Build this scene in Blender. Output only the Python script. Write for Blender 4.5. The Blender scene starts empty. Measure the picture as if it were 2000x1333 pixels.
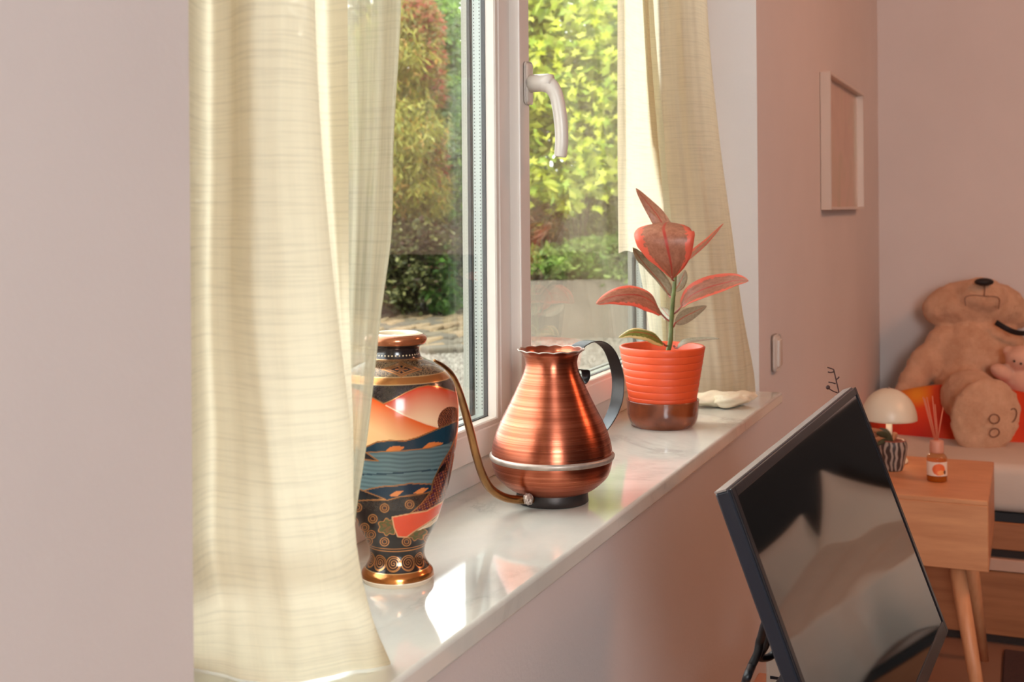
import bpy, bmesh, math, random
import numpy as np
from mathutils import Vector, Matrix
random.seed(4); rng = np.random.default_rng(7)
C = bpy.context.scene.collection
sc = bpy.context.scene
# ------------------------------------------------------------------ camera, world, sun, area lights, exposure
FPX, CXP, CYP, K = 2380.0, 1000.0, 410.0, 0.008
YAW = math.atan(1015/2380); c_, s_ = math.cos(YAW), math.sin(YAW)
FW = np.array([c_, s_, 0.0]); RT = np.array([s_, -c_, 0.0]); UP = np.array([0, 0, 1.0]); CAM = np.array([0, 0, 1.21])
def at(x, y, D):
    u = (x-CXP)/FPX; v = (CYP-y)/FPX
    return CAM + D*(FW + (u+K*v)*RT + (v-K*u)*UP)
def on(x, y, ax, val):
    d = at(x, y, 1.0)-CAM
    return CAM + d*((val-CAM[ax])/d[ax])
def proj(P):
    q = np.asarray(P)-CAM; D = q@FW; a = (q@RT)/D; b = q[..., 2]/D
    return CXP+FPX*(a-K*b), CYP-FPX*(b+K*a), D
cd = bpy.data.cameras.new('camera'); cam = bpy.data.objects.new('camera', cd); C.objects.link(cam); sc.camera = cam
r = Vector(RT-K*UP).normalized(); u = Vector(UP+K*RT).normalized(); b = r.cross(u)
m = Matrix((r, u, b)).transposed().to_4x4(); m.translation = Vector(CAM); cam.matrix_world = m
cd.sensor_width = 36; cd.lens = FPX/2000*36; cd.shift_y = -(666.5-CYP)/2000; cd.clip_start = .02
cd.dof.use_dof = True; cd.dof.focus_distance = 1.45; cd.dof.aperture_fstop = 11
vs = sc.view_settings; vs.view_transform = 'Standard'; vs.look = 'None'; vs.gamma = 1; vs.use_curve_mapping = False
vs.exposure = 0.42
wd = bpy.data.worlds.new('sky'); sc.world = wd; wd.use_nodes = True
wn = wd.node_tree; bg = wn.nodes['Background']
tc = wn.nodes.new('ShaderNodeTexCoord'); nz = wn.nodes.new('ShaderNodeTexNoise'); nz.inputs['Scale'].default_value = 2.5
rp = wn.nodes.new('ShaderNodeValToRGB'); rp.color_ramp.elements[0].position = .3; rp.color_ramp.elements[0].color = (.62, .74, .88, 1)
rp.color_ramp.elements[1].position = .6; rp.color_ramp.elements[1].color = (1, .97, .92, 1)
wn.links.new(tc.outputs['Generated'], nz.inputs['Vector']); wn.links.new(nz.outputs[0], rp.inputs[0]); wn.links.new(rp.outputs[0], bg.inputs[0])
bg.inputs[1].default_value = 5.6
def lamp(name, kind, loc, aim, energy, col, size=None, size2=None):
    l = bpy.data.lights.new(name, kind); o = bpy.data.objects.new(name, l); C.objects.link(o)
    o.location = loc; o.rotation_euler = (Vector(aim)-Vector(loc)).to_track_quat('-Z', 'Y').to_euler()
    l.energy = energy; l.color = col
    if kind == 'AREA':
        l.shape = 'RECTANGLE'; l.size = size; l.size_y = size2
    return o
sun = lamp('sun', 'SUN', (0, 0, 5), Vector((0, 0, 5))-Vector((-.52, .16, .84)), 3.8, (1, .93, .80)); sun.data.angle = math.radians(3)
lamp('assumed_rear_daylight', 'AREA', (-1.25, -1.1, 1.68), (1.9, .25, .95), 26, (.90, .96, 1.0), .8, 1.0)      # area lamp added for assumed daylight behind the camera, without a window
lamp('far_wall_warm_fill', 'AREA', (2.6, -1.5, 2.45), (3.6, -.1, .2), 15, (1, .42, .22), .5, .5)             # added warm fill for the far walls, without a fixture
# ------------------------------------------------------------------ helpers
ORG = {}
def tag(o, label=None, cat=None, group=None, kind=None):
    if label: o['label'] = label
    if cat: o['category'] = cat
    if group: o['group'] = group
    if kind: o['kind'] = kind
    return o
def thing(name, label, cat, loc=(0, 0, 0), group=None, kind=None):
    o = bpy.data.objects.new(name, None); C.objects.link(o); o.location = loc; o.empty_display_size = .05
    ORG[o.name] = np.array(loc, float); return tag(o, label, cat, group, kind)
def mk(name, V, F, mat, parent=None, smooth=True, uv=None, col=None, org=None):
    V = np.asarray(V, float).reshape(-1, 3)
    o0 = ORG[parent.name] if parent else (np.array(org, float) if org is not None else np.zeros(3))
    me = bpy.data.meshes.new(name); V2 = V-o0
    if isinstance(F, np.ndarray):
        n, k = F.shape
        me.vertices.add(len(V2)); me.vertices.foreach_set('co', V2.ravel())
        me.loops.add(n*k); me.loops.foreach_set('vertex_index', F.ravel().astype(np.int32))
        me.polygons.add(n); me.polygons.foreach_set('loop_start', np.arange(0, n*k, k, dtype=np.int32))
        me.update(calc_edges=True)
    else:
        me.from_pydata([tuple(v) for v in V2], [], [tuple(int(i) for i in f) for f in F]); me.update()
    me.polygons.foreach_set('use_smooth', np.full(len(me.polygons), smooth))
    vi = None
    if uv is not None:
        l = me.uv_layers.new(name='UVMap'); vi = np.zeros(len(me.loops), np.int32); me.loops.foreach_get('vertex_index', vi)
        l.data.foreach_set('uv', np.asarray(uv, float)[vi].ravel())
    if col is not None:
        a = me.color_attributes.new('Col', 'FLOAT_COLOR', 'POINT'); a.data.foreach_set('color', np.asarray(col, float).ravel())
    if mat: me.materials.append(mat)
    o = bpy.data.objects.new(name, me); C.objects.link(o)
    if parent: o.parent = parent
    else: o.location = o0
    ORG[o.name] = o0
    return o
def gridF(nu, nv, wrap=False):           # vertex index = j*nu+i (i along u)
    i = np.arange(nu if wrap else nu-1); j = np.arange(nv-1); I, J = np.meshgrid(i, j); I = I.ravel(); J = J.ravel(); I2 = (I+1) % nu
    return np.stack([J*nu+I, J*nu+I2, (J+1)*nu+I2, (J+1)*nu+I], 1)
def boxg(lo, hi, bev=0.0, seg=1):
    bm = bmesh.new(); bmesh.ops.create_cube(bm, size=1)
    lo = Vector(lo); hi = Vector(hi)
    for v in bm.verts: v.co = Vector([(lo[k]+hi[k])/2+v.co[k]*(hi[k]-lo[k]) for k in range(3)])
    if bev: bmesh.ops.bevel(bm, geom=bm.edges[:], offset=bev, segments=seg, profile=.5, affect='EDGES')
    bm.verts.index_update(); V = [v.co[:] for v in bm.verts]; F = [[v.index for v in f.verts] for f in bm.faces]; bm.free(); return V, F
def join(*gs):
    V = []; F = []
    for v, f in gs:
        n = len(V); V += [tuple(x) for x in v]; F += [[i+n for i in q] for q in f]
    return V, F
def box(name, lo, hi, mat, parent=None, bev=0.002, seg=1, org=None):
    V, F = boxg(lo, hi, bev, seg); return mk(name, V, F, mat, parent, smooth=False, org=org)
def lathe(prof, n=64, cen=(0, 0), fn=None):
    P = np.array(prof, float); t = np.linspace(0, 2*math.pi, n, endpoint=False)
    V = np.zeros((len(P), n, 3))
    R = P[:, 0][:, None]*np.ones(n); Z = P[:, 1][:, None]*np.ones(n)
    if fn: R, Z = fn(R, Z, t[None, :])
    V[..., 0] = cen[0]+R*np.cos(t); V[..., 1] = cen[1]+R*np.sin(t); V[..., 2] = Z
    return V.reshape(-1, 3), gridF(n, len(P), True)
def smooth_prof(pts, n):
    """Catmull-Rom through points"""
    P = np.array(pts, float); P = np.vstack([2*P[0]-P[1], P, 2*P[-1]-P[-2]]); out = []
    m_ = len(P)-3
    for q in np.linspace(0, m_-1e-9, n):
        i = int(q); t = q-i; a, b_, c, d = P[i:i+4]
        out.append(.5*((2*b_)+(-a+c)*t+(2*a-5*b_+4*c-d)*t*t+(-a+3*b_-3*c+d)*t**3))
    return np.array(out)
def tube(pts, rad, seg=10, flat=None, updir=None, cap=True):
    """sweep; flat=(half width, half thickness) gives a strip"""
    P = np.array(pts, float); n = len(P); T = np.gradient(P, axis=0); T /= np.linalg.norm(T, axis=1)[:, None]
    rad = np.ones(n)*rad if np.isscalar(rad) else np.array(rad, float)
    nrm = np.array(updir if updir is not None else ([0, 0, 1] if abs(T[0, 2]) < .8 else [1, 0, 0]), float)
    V = []
    for i in range(n):
        nrm = nrm-T[i]*(nrm@T[i]); nrm /= np.linalg.norm(nrm); bn = np.cross(T[i], nrm)
        for k in range(seg):
            a = 2*math.pi*(k+.5)/seg
            if flat: V.append(P[i]+nrm*flat[0]*np.sign(math.cos(a))*abs(math.cos(a))**.4+bn*flat[1]*np.sign(math.sin(a))*abs(math.sin(a))**.4)
            else: V.append(P[i]+rad[i]*(nrm*math.cos(a)+bn*math.sin(a)))
    F = [[i*seg+k, i*seg+(k+1) % seg, (i+1)*seg+(k+1) % seg, (i+1)*seg+k] for i in range(n-1) for k in range(seg)]
    if cap: F += [list(range(seg))[::-1], [(n-1)*seg+k for k in range(seg)]]
    return V, F
def ico(cen, r3, sub=2, rot=None):
    bm = bmesh.new(); bmesh.ops.create_icosphere(bm, subdivisions=sub, radius=1)
    V = np.array([v.co[:] for v in bm.verts])*np.array(r3); F = [[v.index for v in f.verts] for f in bm.faces]; bm.free()
    if rot is not None: V = V@np.array(rot).T
    return (V+np.array(cen)).tolist(), F
def basis(z):
    z = np.array(z, float); z /= np.linalg.norm(z); x = np.cross([0, 0, 1], z); n = np.linalg.norm(x)
    x = x/n if n > 1e-4 else np.array([1., 0, 0]); return np.stack([x, np.cross(z, x), z], 1)
# ------------------------------------------------------------------ materials
class Mt:
    def __init__(s, name):
        s.m = bpy.data.materials.new(name); s.m.use_nodes = True; s.t = s.m.node_tree; s.p = s.t.nodes['Principled BSDF']; s.out = s.t.nodes['Material Output']
    def n(s, k, **kw):
        q = s.t.nodes.new('ShaderNode'+k)
        for a, v in kw.items():
            if a.startswith('i_'):
                key = a[2:]; key = int(key) if key.isdigit() else key.replace('_', ' '); q.inputs[key].default_value = v
            else: setattr(q, a, v)
        return q
    def l(s, a, b_): s.t.links.new(a, b_)
    def ramp(s, src, stops):
        q = s.n('ValToRGB'); e = q.color_ramp.elements
        while len(e) < len(stops): e.new(.5)
        for k, (p, c) in enumerate(stops): e[k].position = p; e[k].color = (*c, 1)
        s.l(src, q.inputs[0]); return q.outputs[0]
    def coord(s, kind='Object', scale=(1, 1, 1)):
        t = s.n('TexCoord'); mp = s.n('Mapping'); mp.inputs['Scale'].default_value = scale; s.l(t.outputs[kind], mp.inputs[0]); return mp.outputs[0]
    def noise(s, vec, scale=5, detail=3, rough=.5, dist=0):
        q = s.n('TexNoise', i_Scale=scale, i_Detail=detail, i_Roughness=rough, i_Distortion=dist); s.l(vec, q.inputs['Vector']); return q.outputs[0]
    def bump(s, src, st=.2, dist=.002):
        q = s.n('Bump', i_Strength=st, i_Distance=dist); s.l(src, q.inputs['Height']); s.l(q.outputs[0], s.p.inputs['Normal']); return q.outputs[0]
    def set(s, **kw):
        for a, v in kw.items():
            key = a.replace('_', ' ')
            if isinstance(v, tuple) and len(v) == 3: v = (*v, 1)
            s.p.inputs[key].default_value = v
        return s
def srgb(r, g, b_): return tuple(((x/255+.055)/1.055)**2.4 if x > 10 else x/255/12.92 for x in (r, g, b_))
def plain(name, col, rough=.5, metal=0, var=.06, scale=8, bump=0, bscale=60, **kw):
    M_ = Mt(name); M_.set(Roughness=rough, Metallic=metal, **kw); v = M_.coord()
    c = np.array(col); M_.l(M_.ramp(M_.noise(v, scale), [(.3, tuple(c*(1-var))), (.7, tuple(np.minimum(c*(1+var), 1)))]), M_.p.inputs['Base Color'])
    if bump: M_.bump(M_.noise(v, bscale, 4), bump)
    return M_.m
def wall_mat(name, col):
    M_ = Mt(name); M_.set(Roughness=.75); v = M_.coord(); c = np.array(col)
    M_.l(M_.ramp(M_.noise(v, 3, 4), [(.3, tuple(c*.97)), (.7, tuple(c*1.03))]), M_.p.inputs['Base Color'])
    M_.bump(M_.noise(v, 160, 3, .6), .25, .0015); return M_.m
WALL = wall_mat('wall_paint', srgb(216, 206, 200))
CEIL = wall_mat('ceiling_paint', srgb(205, 190, 180))
PVC = plain('white_pvc', srgb(216, 206, 196), .32, var=.02)
PVCR = plain('white_smooth_plastic', srgb(210, 200, 188), .3, var=.02)
PVCO = plain('darkened_outer_pvc', srgb(140, 138, 128), .5, var=.04)  # same PVC darkened so the sunlit outer rail does not blow out
GASK = plain('black_gasket', (.006, .006, .008), .5)
ALU = plain('spacer_aluminium', srgb(150, 156, 150), .35, .3, var=.02)
def wood_mat(name, c1, c2, sc_=(1, 1, 1), rough=.45):
    M_ = Mt(name); M_.set(Roughness=rough); v = M_.coord('Object', sc_)
    w = M_.n('TexWave', i_Scale=.6, i_Distortion=9, i_Detail=3, i_Detail_Scale=1.5); w.wave_type = 'BANDS'; w.bands_direction = 'Z'; M_.l(v, w.inputs['Vector'])
    nn = M_.noise(v, 6, 5, .6)
    mx = M_.n('Math', operation='MULTIPLY_ADD'); M_.l(w.outputs[1], mx.inputs[0]); mx.inputs[1].default_value = .16; M_.l(nn, mx.inputs[2])
    M_.l(M_.ramp(mx.outputs[0], [(.3, c1), (.85, c2)]), M_.p.inputs['Base Color']); M_.bump(nn, .08); return M_.m
OAK = wood_mat('light_oak', srgb(196, 128, 84), srgb(224, 158, 110), (3, 1, 9))
BROWNW = wood_mat('brown_bed_wood', srgb(150, 92, 54), srgb(176, 112, 70), (2, 1, 12), .5)
OAKLEG = wood_mat('oak_leg_wood', srgb(205, 138, 92), srgb(226, 160, 116), (14, 14, 1))
def marble():
    M_ = Mt('marble'); M_.set(Roughness=.07, Specular_IOR_Level=.6); v = M_.coord('Object', (1, 1.3, 1))
    base = M_.ramp(M_.noise(v, 3.5, 6, .6, .4), [(.35, srgb(206, 206, 196)), (.6, srgb(222, 221, 210)), (.8, srgb(228, 227, 218))])
    vn = M_.noise(v, 2.2, 7, .62, 1.4); ab = M_.n('Math', operation='SUBTRACT', i_1=.5); M_.l(vn, ab.inputs[0]); a2 = M_.n('Math', operation='ABSOLUTE'); M_.l(ab.outputs[0], a2.inputs[0])
    vein = M_.ramp(a2.outputs[0], [(0, (1, 1, 1)), (.02, (.4, .4, .4)), (.06, (0, 0, 0))])
    gate = M_.ramp(M_.noise(v, 5, 2), [(.5, (0, 0, 0)), (.7, (1, 1, 1))])
    mu = M_.n('Math', operation='MULTIPLY'); M_.l(vein, mu.inputs[0]); M_.l(gate, mu.inputs[1])
    mm = M_.n('Math', operation='MULTIPLY', i_1=.35); M_.l(mu.outputs[0], mm.inputs[0])
    mx = M_.n('MixRGB'); M_.l(mm.outputs[0], mx.inputs[0]); M_.l(base, mx.inputs[1]); mx.inputs[2].default_value = (*srgb(112, 112, 108), 1)
    M_.l(mx.outputs[0], M_.p.inputs['Base Color']); return M_.m
MARBLE = marble()
def glass_mat(name='window_glass', tint=(.97, .98, .97)):
    M_ = Mt(name); M_.t.nodes.remove(M_.p)
    tr = M_.n('BsdfTransparent'); tr.inputs[0].default_value = (*tint, 1); gl = M_.n('BsdfGlossy'); gl.inputs['Roughness'].default_value = .0
    g = M_.n('NewGeometry'); dt = M_.n('VectorMath', operation='DOT_PRODUCT'); M_.l(g.outputs['Incoming'], dt.inputs[0]); M_.l(g.outputs['Normal'], dt.inputs[1])
    ab = M_.n('Math', operation='ABSOLUTE'); M_.l(dt.outputs['Value'], ab.inputs[0]); om = M_.n('Math', operation='SUBTRACT', i_0=1.0); M_.l(ab.outputs[0], om.inputs[1])
    pw = M_.n('Math', operation='POWER', i_1=5.0); M_.l(om.outputs[0], pw.inputs[0]); fr = M_.n('Math', operation='MULTIPLY_ADD', i_1=.955, i_2=.045); M_.l(pw.outputs[0], fr.inputs[0])   # Schlick
    mx = M_.n('MixShader'); M_.l(fr.outputs[0], mx.inputs[0]); M_.l(tr.outputs[0], mx.inputs[1]); M_.l(gl.outputs[0], mx.inputs[2]); M_.l(mx.outputs[0], M_.out.inputs[0])
    return M_.m
GLASS = glass_mat()
def linen(name, col, tcol, transp=.10):
    M_ = Mt(name); M_.t.nodes.remove(M_.p)
    v = M_.coord('UV', (1, 1, 1)); 
    def st(sx, sy, s, d=3):
        mp = M_.n('Mapping'); mp.inputs['Scale'].default_value = (sx, sy, 1); M_.l(v, mp.inputs[0]); return M_.noise(mp.outputs[0], s, d, .6)
    slub = M_.ramp(st(11, 380, 1, 3), [(.32, (0, 0, 0)), (.52, (1, 1, 1))])          # horizontal slubs
    slub2 = M_.ramp(st(160, 6, 1, 3), [(.35, (0, 0, 0)), (.6, (1, 1, 1))])
    fine = M_.ramp(st(900, 900, 1, 1), [(.3, (.6, .6, .6)), (.7, (1, 1, 1))])
    a = M_.n('Math', operation='MULTIPLY'); M_.l(slub, a.inputs[0]); M_.l(fine, a.inputs[1])
    c1 = M_.n('MixRGB'); M_.l(slub, c1.inputs[0]); c1.inputs[1].default_value = (*[x*.91 for x in col], 1); c1.inputs[2].default_value = (*col, 1)
    c2 = M_.n('MixRGB'); M_.l(slub, c2.inputs[0]); c2.inputs[1].default_value = (*[x*.86 for x in tcol], 1); c2.inputs[2].default_value = (*tcol, 1)
    df = M_.n('BsdfDiffuse'); tl = M_.n('BsdfTranslucent'); M_.l(c1.outputs[0], df.inputs[0]); M_.l(c2.outputs[0], tl.inputs[0])
    bp = M_.n('Bump', i_Strength=.3, i_Distance=.001); M_.l(slub, bp.inputs['Height']); M_.l(bp.outputs[0], df.inputs['Normal'])
    m1 = M_.n('MixShader', i_0=.56); M_.l(df.outputs[0], m1.inputs[1]); M_.l(tl.outputs[0], m1.inputs[2])
    tr = M_.n('BsdfTransparent'); tr.inputs[0].default_value = (1, .97, .9, 1)
    om = M_.n('Math', operation='MULTIPLY'); 
    inv = M_.n('Math', operation='SUBTRACT', i_0=1.0); M_.l(slub2, inv.inputs[1]); s1 = M_.n('Math', operation='MULTIPLY_ADD', i_1=transp*1.2, i_2=transp*.5); M_.l(inv.outputs[0], s1.inputs[0])
    m2 = M_.n('MixShader'); M_.l(s1.outputs[0], m2.inputs[0]); M_.l(m1.outputs[0], m2.inputs[1]); M_.l(tr.outputs[0], m2.inputs[2]); M_.l(m2.outputs[0], M_.out.inputs[0])
    return M_.m
FOLDED = plain('folded_linen', srgb(236, 224, 196), .9, var=.04, scale=30, bump=.3, bscale=200)
LINEN = linen('cream_linen', srgb(211, 198, 174), srgb(242, 231, 204), .03)
SHEER = linen('sheer_linen', srgb(202, 194, 172), srgb(216, 210, 184), .20)
# ------------------------------------------------------------------ the room
WY = .495; X0, X1 = .636, 2.392; FY = .671; SZ = .85; XE = 4.45; XB = -1.3; YB = -3.2; ZC = 2.6; WTOP = 2.25; TH = .262
def struct(o): o['kind'] = 'structure'; return o
V, F = join(boxg((XB, WY, 0), (X0, WY+TH, ZC)), boxg((X1, WY, 0), (XE+.1, WY+TH, ZC)), boxg((X0, WY, 0), (X1, WY+TH, SZ-.02)), boxg((X0, WY, WTOP), (X1, WY+TH, ZC)))
struct(mk('wall_front', V, F, WALL, smooth=False))
struct(box('wall_right', (XE, YB, 0), (XE+.1, WY, ZC), WALL, bev=0))
V, F = join(boxg((XB-.1, YB, 0), (XB, -1.55, ZC)), boxg((XB-.1, -.65, 0), (XB, WY+TH, ZC)), boxg((XB-.1, -1.55, 0), (XB, -.65, .75)), boxg((XB-.1, -1.55, 2.25), (XB, -.65, ZC)))  # bare unseen opening assumed around the added rear area lamp
struct(mk('wall_left', V, F, WALL, smooth=False))
struct(box('wall_back', (XB-.1, YB-.1, 0), (XE+.1, YB, ZC), wall_mat('darkened_back_wall', srgb(120, 96, 88)), bev=0))  # wall colour darkened in place of shade, for dark reflections in the jug
struct(box('ceiling', (XB-.1, YB-.1, ZC), (XE+.1, WY+TH, ZC+.08), CEIL, bev=0))
FLM = plain('floor_laminate', srgb(150, 112, 90), .4, var=.08, scale=3)
struct(box('floor', (XB-.1, YB-.1, -.08), (XE+.1, WY+TH, 0), FLM, bev=0))
# sill: marble slab, rounded front edge
V, F = boxg((X0+.001, .4495, SZ-.022), (X1-.001, FY+.01, SZ), .004, 3)
sill = tag(mk('window_sill', V, F, MARBLE, smooth=True, org=(1.5, .56, SZ-.022)), 'polished white marble window sill with grey veins under the window', 'window sill')
me = sill.data; me.polygons.foreach_set('use_smooth', np.array([p.area < .004 for p in me.polygons]))
# ------------------------------------------------------------------ window
win = thing('window_1', None, None, (1.53, FY, SZ), kind='structure')
FX0, FX1 = X0, X1
fz0, fz1 = SZ, WTOP
def ringbox(x0, x1, z0, z1, w, y0, y1, bev=.002, wb=None, seg=1):
    wb = wb or w
    return join(boxg((x0, y0, z0), (x0+w, y1, z1), bev, seg), boxg((x1-w, y0, z0), (x1, y1, z1), bev, seg), boxg((x0+w-.001, y0, z0), (x1-w+.001, y1, z0+wb), bev, seg), boxg((x0+w-.001, y0, z1-w), (x1-w+.001, y1, z1), bev, seg))
V, F = ringbox(FX0, FX1, fz0, fz1, .075, FY, FY+.065, wb=.05); mk('window_frame', V, F, PVC, win, False)
SEAM = 1.532
def chamfer_ring(x0, x1, z0, z1, prof):
    """mitred ring: prof = list of (inset, y) from outside to inside"""
    V = []; F = []
    for ins, y in prof:
        V += [(x0+ins, y, z0+ins), (x1-ins, y, z0+ins), (x1-ins, y, z1-ins), (x0+ins, y, z1-ins)]
    for i in range(len(prof)-1):
        for k in range(4): F.append([i*4+k, i*4+(k+1) % 4, (i+1)*4+(k+1) % 4, (i+1)*4+k])
    return V, F
def sash(x0, x1, z0, z1):
    # face strip, then glazing bead stepping towards the pane
    P = [(0, FY+.02), (0, .657), (.002, .655), (.036, .655), (.0375, .6565)]
    V, F = chamfer_ring(x0, x1, z0, z1, P); s = mk('sash', V, F, PVC, win, False)
    i = .0375
    V, F = chamfer_ring(x0, x1, z0, z1, [(i, .6565), (i+.0055, .6575), (i+.007, .6595), (i+.0075, .672)]); mk('glazing_bead', V, F, PVCR, s, False)
    i = .0448
    V, F = chamfer_ring(x0, x1, z0, z1, [(i-.002, .6715), (i+.0012, .6715), (i+.0012, .6770), (i-.002, .6770)]); mk('gasket', V, F, GASK, s, False)
    V, F = chamfer_ring(x0, x1, z0, z1, [(i+.0005, .677), (i+.0012, .678), (i+.0012, .689), (i+.0005, .690)]); sp = mk('spacer_bar', V, F, ALU, s, False)
    V, F = chamfer_ring(x0, x1, z0, z1, [(i-.002, .694), (i+.0008, .694), (i+.0008, .6985), (i-.002, .6985)]); mk('outer_gasket', V, F, GASK, s, False)
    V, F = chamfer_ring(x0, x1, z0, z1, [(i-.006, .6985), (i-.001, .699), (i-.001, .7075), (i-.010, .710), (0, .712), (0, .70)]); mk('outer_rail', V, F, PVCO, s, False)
    # dotted perforation of the spacer on the far stile
    vv = []; ff = []
    for e in (.6795, .6875):
        for k in range(260):
            z = z0+.055+k*.0048; n = len(vv)
            if z > z1-.05: break
            xx = x1-(i+.0013); h = .0008
            vv += [(xx, e-h, z-h), (xx, e+h, z-h), (xx, e+h, z+h), (xx, e-h, z+h)]; ff.append([n, n+1, n+2, n+3])
    tag(mk('perforation', vv, ff, GASK, s, False), kind='stuff')
    for y0, y1 in ((.6715, .6755), (.690, .694)):
        box('pane', (x0+i-.004, y0, z0+i-.004), (x1-i+.004, y1, z1-i+.004), GLASS, s, 0)
    return s
z0s = .889; z1s = WTOP-.04
sash(FX0+.04, SEAM, z0s, z1s)
sash(SEAM+.003, FX1-.04-.09, z0s, z1s)
mk('side_filler', *boxg((FX1-.135, .660, z0s), (FX1-.04, FY+.01, z1s), .001), PVC, win, False)
ast = box('astragal', (SEAM-.002, .6395, z0s), (SEAM+.033, .662, z1s), PVC, win, .002, 2)
# handle
hz = on(1034, 165, 1, .6395); hx = SEAM+.0235; hzz = hz[2]
hd = mk('window_handle', *boxg((hx-.0135, .634, hzz-.0290), (hx+.0115, .641, hzz+.0300), .006, 4), PVCR, win)
nk = [(hx, .640, hzz), (hx, .628, hzz), (hx, .612, hzz)]
V1, F1 = tube([(hx, .636, hzz), (hx, .608, hzz+.0005), (hx+.0005, .602, hzz)], [.0122, .0120, .0112], 20)
H = [on(px, py, 0, hx) for px, py in ((1052, 163), (1066, 164), (1077, 170), (1086, 186), (1092, 212), (1096, 244), (1097, 276), (1095, 300), (1094, 307))]
hp = smooth_prof(H, 36); V2, F2 = tube(hp, np.interp(np.linspace(0, 1, 36), [0, .15, .4, .8, .97, 1], [.0108, .0118, .0096, .0090, .0084, .005]), 20, updir=(1, 0, 0))
mk('lever', *join((V1, F1), (V2, F2)), PVCR, hd)
# ------------------------------------------------------------------ curtains
def curtain(name, rows, mat, parent, nsub=10, ny=90, wob=0, zfix=None, ymax=None):
    """rows: list of lists of (px,py,D) control points, top to bottom"""
    R_ = [smooth_prof([at(*p) for p in row], nsub*(len(row)-1)+1) for row in rows]
    n = len(R_[0]); A = np.array(R_); out = np.stack([smooth_prof(A[:, i, :], ny) for i in range(n)], 1)   # ny x n x 3
    if wob:
        uu = np.linspace(0, 1, n)[None, :]; zz = out[..., 2]
        dsp = wob*(np.sin(uu*31+zz*3)+.6*np.sin(uu*67-zz*5+1)+.5*np.sin(zz*23+uu*9))*np.minimum(1, (1-uu)*8)*np.minimum(1, uu*8)
        out += dsp[..., None]*np.array([-.9, -.4, 0])
    L = np.zeros(out.shape[:2]); L[:, 1:] = np.cumsum(np.linalg.norm(np.diff(out, axis=1), axis=2), 1); L[:] = L.mean(0)
    uv = np.stack([L, out[..., 2]], -1).reshape(-1, 2)
    if ymax:                                           # keep the cloth on the room side of the sash
        k = np.minimum(1, ymax/out[..., 1:2]); out = CAM+(out-CAM)*k
    if zfix is not None: out[..., 2] = np.maximum(out[..., 2], zfix)
    o = mk(name, out.reshape(-1, 3), gridF(n, ny), mat, parent, True, uv=uv)
    return o
lc = thing('curtain', 'cream linen curtain pulled to the left of the window, beside the patterned vase', 'curtain', (.78, .55, SZ), 'linen curtains at the window')
def row(y, *pts): return [(x, y, d) for x, d in pts]
cur1 = [row(-420, (345, .80), (400, .88), (450, .86), (500, .83), (560, .83), (609, .86), (585, .93), (620, .97), (678, .96)),
        row(0, (350, .80), (400, .88), (448, .865), (490, .83), (560, .83), (613, .86), (600, .93), (630, .97), (679, .96)),
        row(300, (350, .80), (400, .88), (450, .865), (495, .83), (560, .83), (628, .86), (605, .93), (640, .97), (681, .96)),
        row(600, (350, .80), (400, .87), (450, .855), (500, .83), (580, .83), (655, .86), (640, .92), (660, .95), (682, .955)),
        row(850, (350, .80), (410, .86), (470, .845), (530, .83), (600, .835), (682, .86), (670, .90), (680, .93), (690, .95)),
        row(1060, (350, .80), (410, .85), (480, .84), (560, .835), (640, .845), (693, .875), (690, .90), (690, .93), (692, .95)),
        row(1200, (350, .81), (430, .84), (500, .835), (580, .83), (660, .845), (722, .875), (715, .90), (710, .92), (706, .94)),
        [(350, 1300, .955), (440, 1318, .93), (520, 1335, .91), (600, 1330, .915), (690, 1312, .935), (762, 1298, .96), (740, 1290, .965), (725, 1285, .97), (715, 1280, .975)]]
# keep hem on the sill
hem = [on(p[0], p[1], 2, SZ+.002) for p in cur1[-1]]
cur1[-1] = [(p[0], p[1], float(proj(h)[2])) for p, h in zip(cur1[-1], hem)]
curtain('front_fold', cur1, LINEN, lc, 12, 110, .0012, SZ+.0015)
cur2 = [row(-420, (640, .99), (690, .99), (735, .98), (785, .97), (779, 1.0), (740, 1.03)),
        row(0, (645, .99), (690, .99), (740, .98), (781, .97), (775, 1.0), (740, 1.03)),
        row(260, (650, .99), (692, .99), (735, .98), (768, .97), (760, 1.0), (735, 1.03)),
        row(450, (655, .99), (690, .99), (725, .98), (764, .97), (752, 1.0), (730, 1.03)),
        row(620, (655, .99), (685, .99), (715, .98), (743, .97), (735, 1.0), (720, 1.03)),
        row(850, (655, .99), (680, .985), (700, .975), (718, .97), (712, 1.0), (705, 1.02)),
        row(1040, (650, .98), (670, .975), (680, .97), (692, .965), (690, .98), (688, 1.0)),
        row(1200, (640, .965), (660, .965), (680, .96), (698, .96), (695, .97), (690, .985))]
curtain('sheer_edge', cur2, SHEER, lc, 10, 90, .0008)
rc = thing('curtain', 'cream linen curtain hanging right of the window behind the rubber plant', 'curtain', (2.25, .57, SZ), 'linen curtains at the window')
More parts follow.
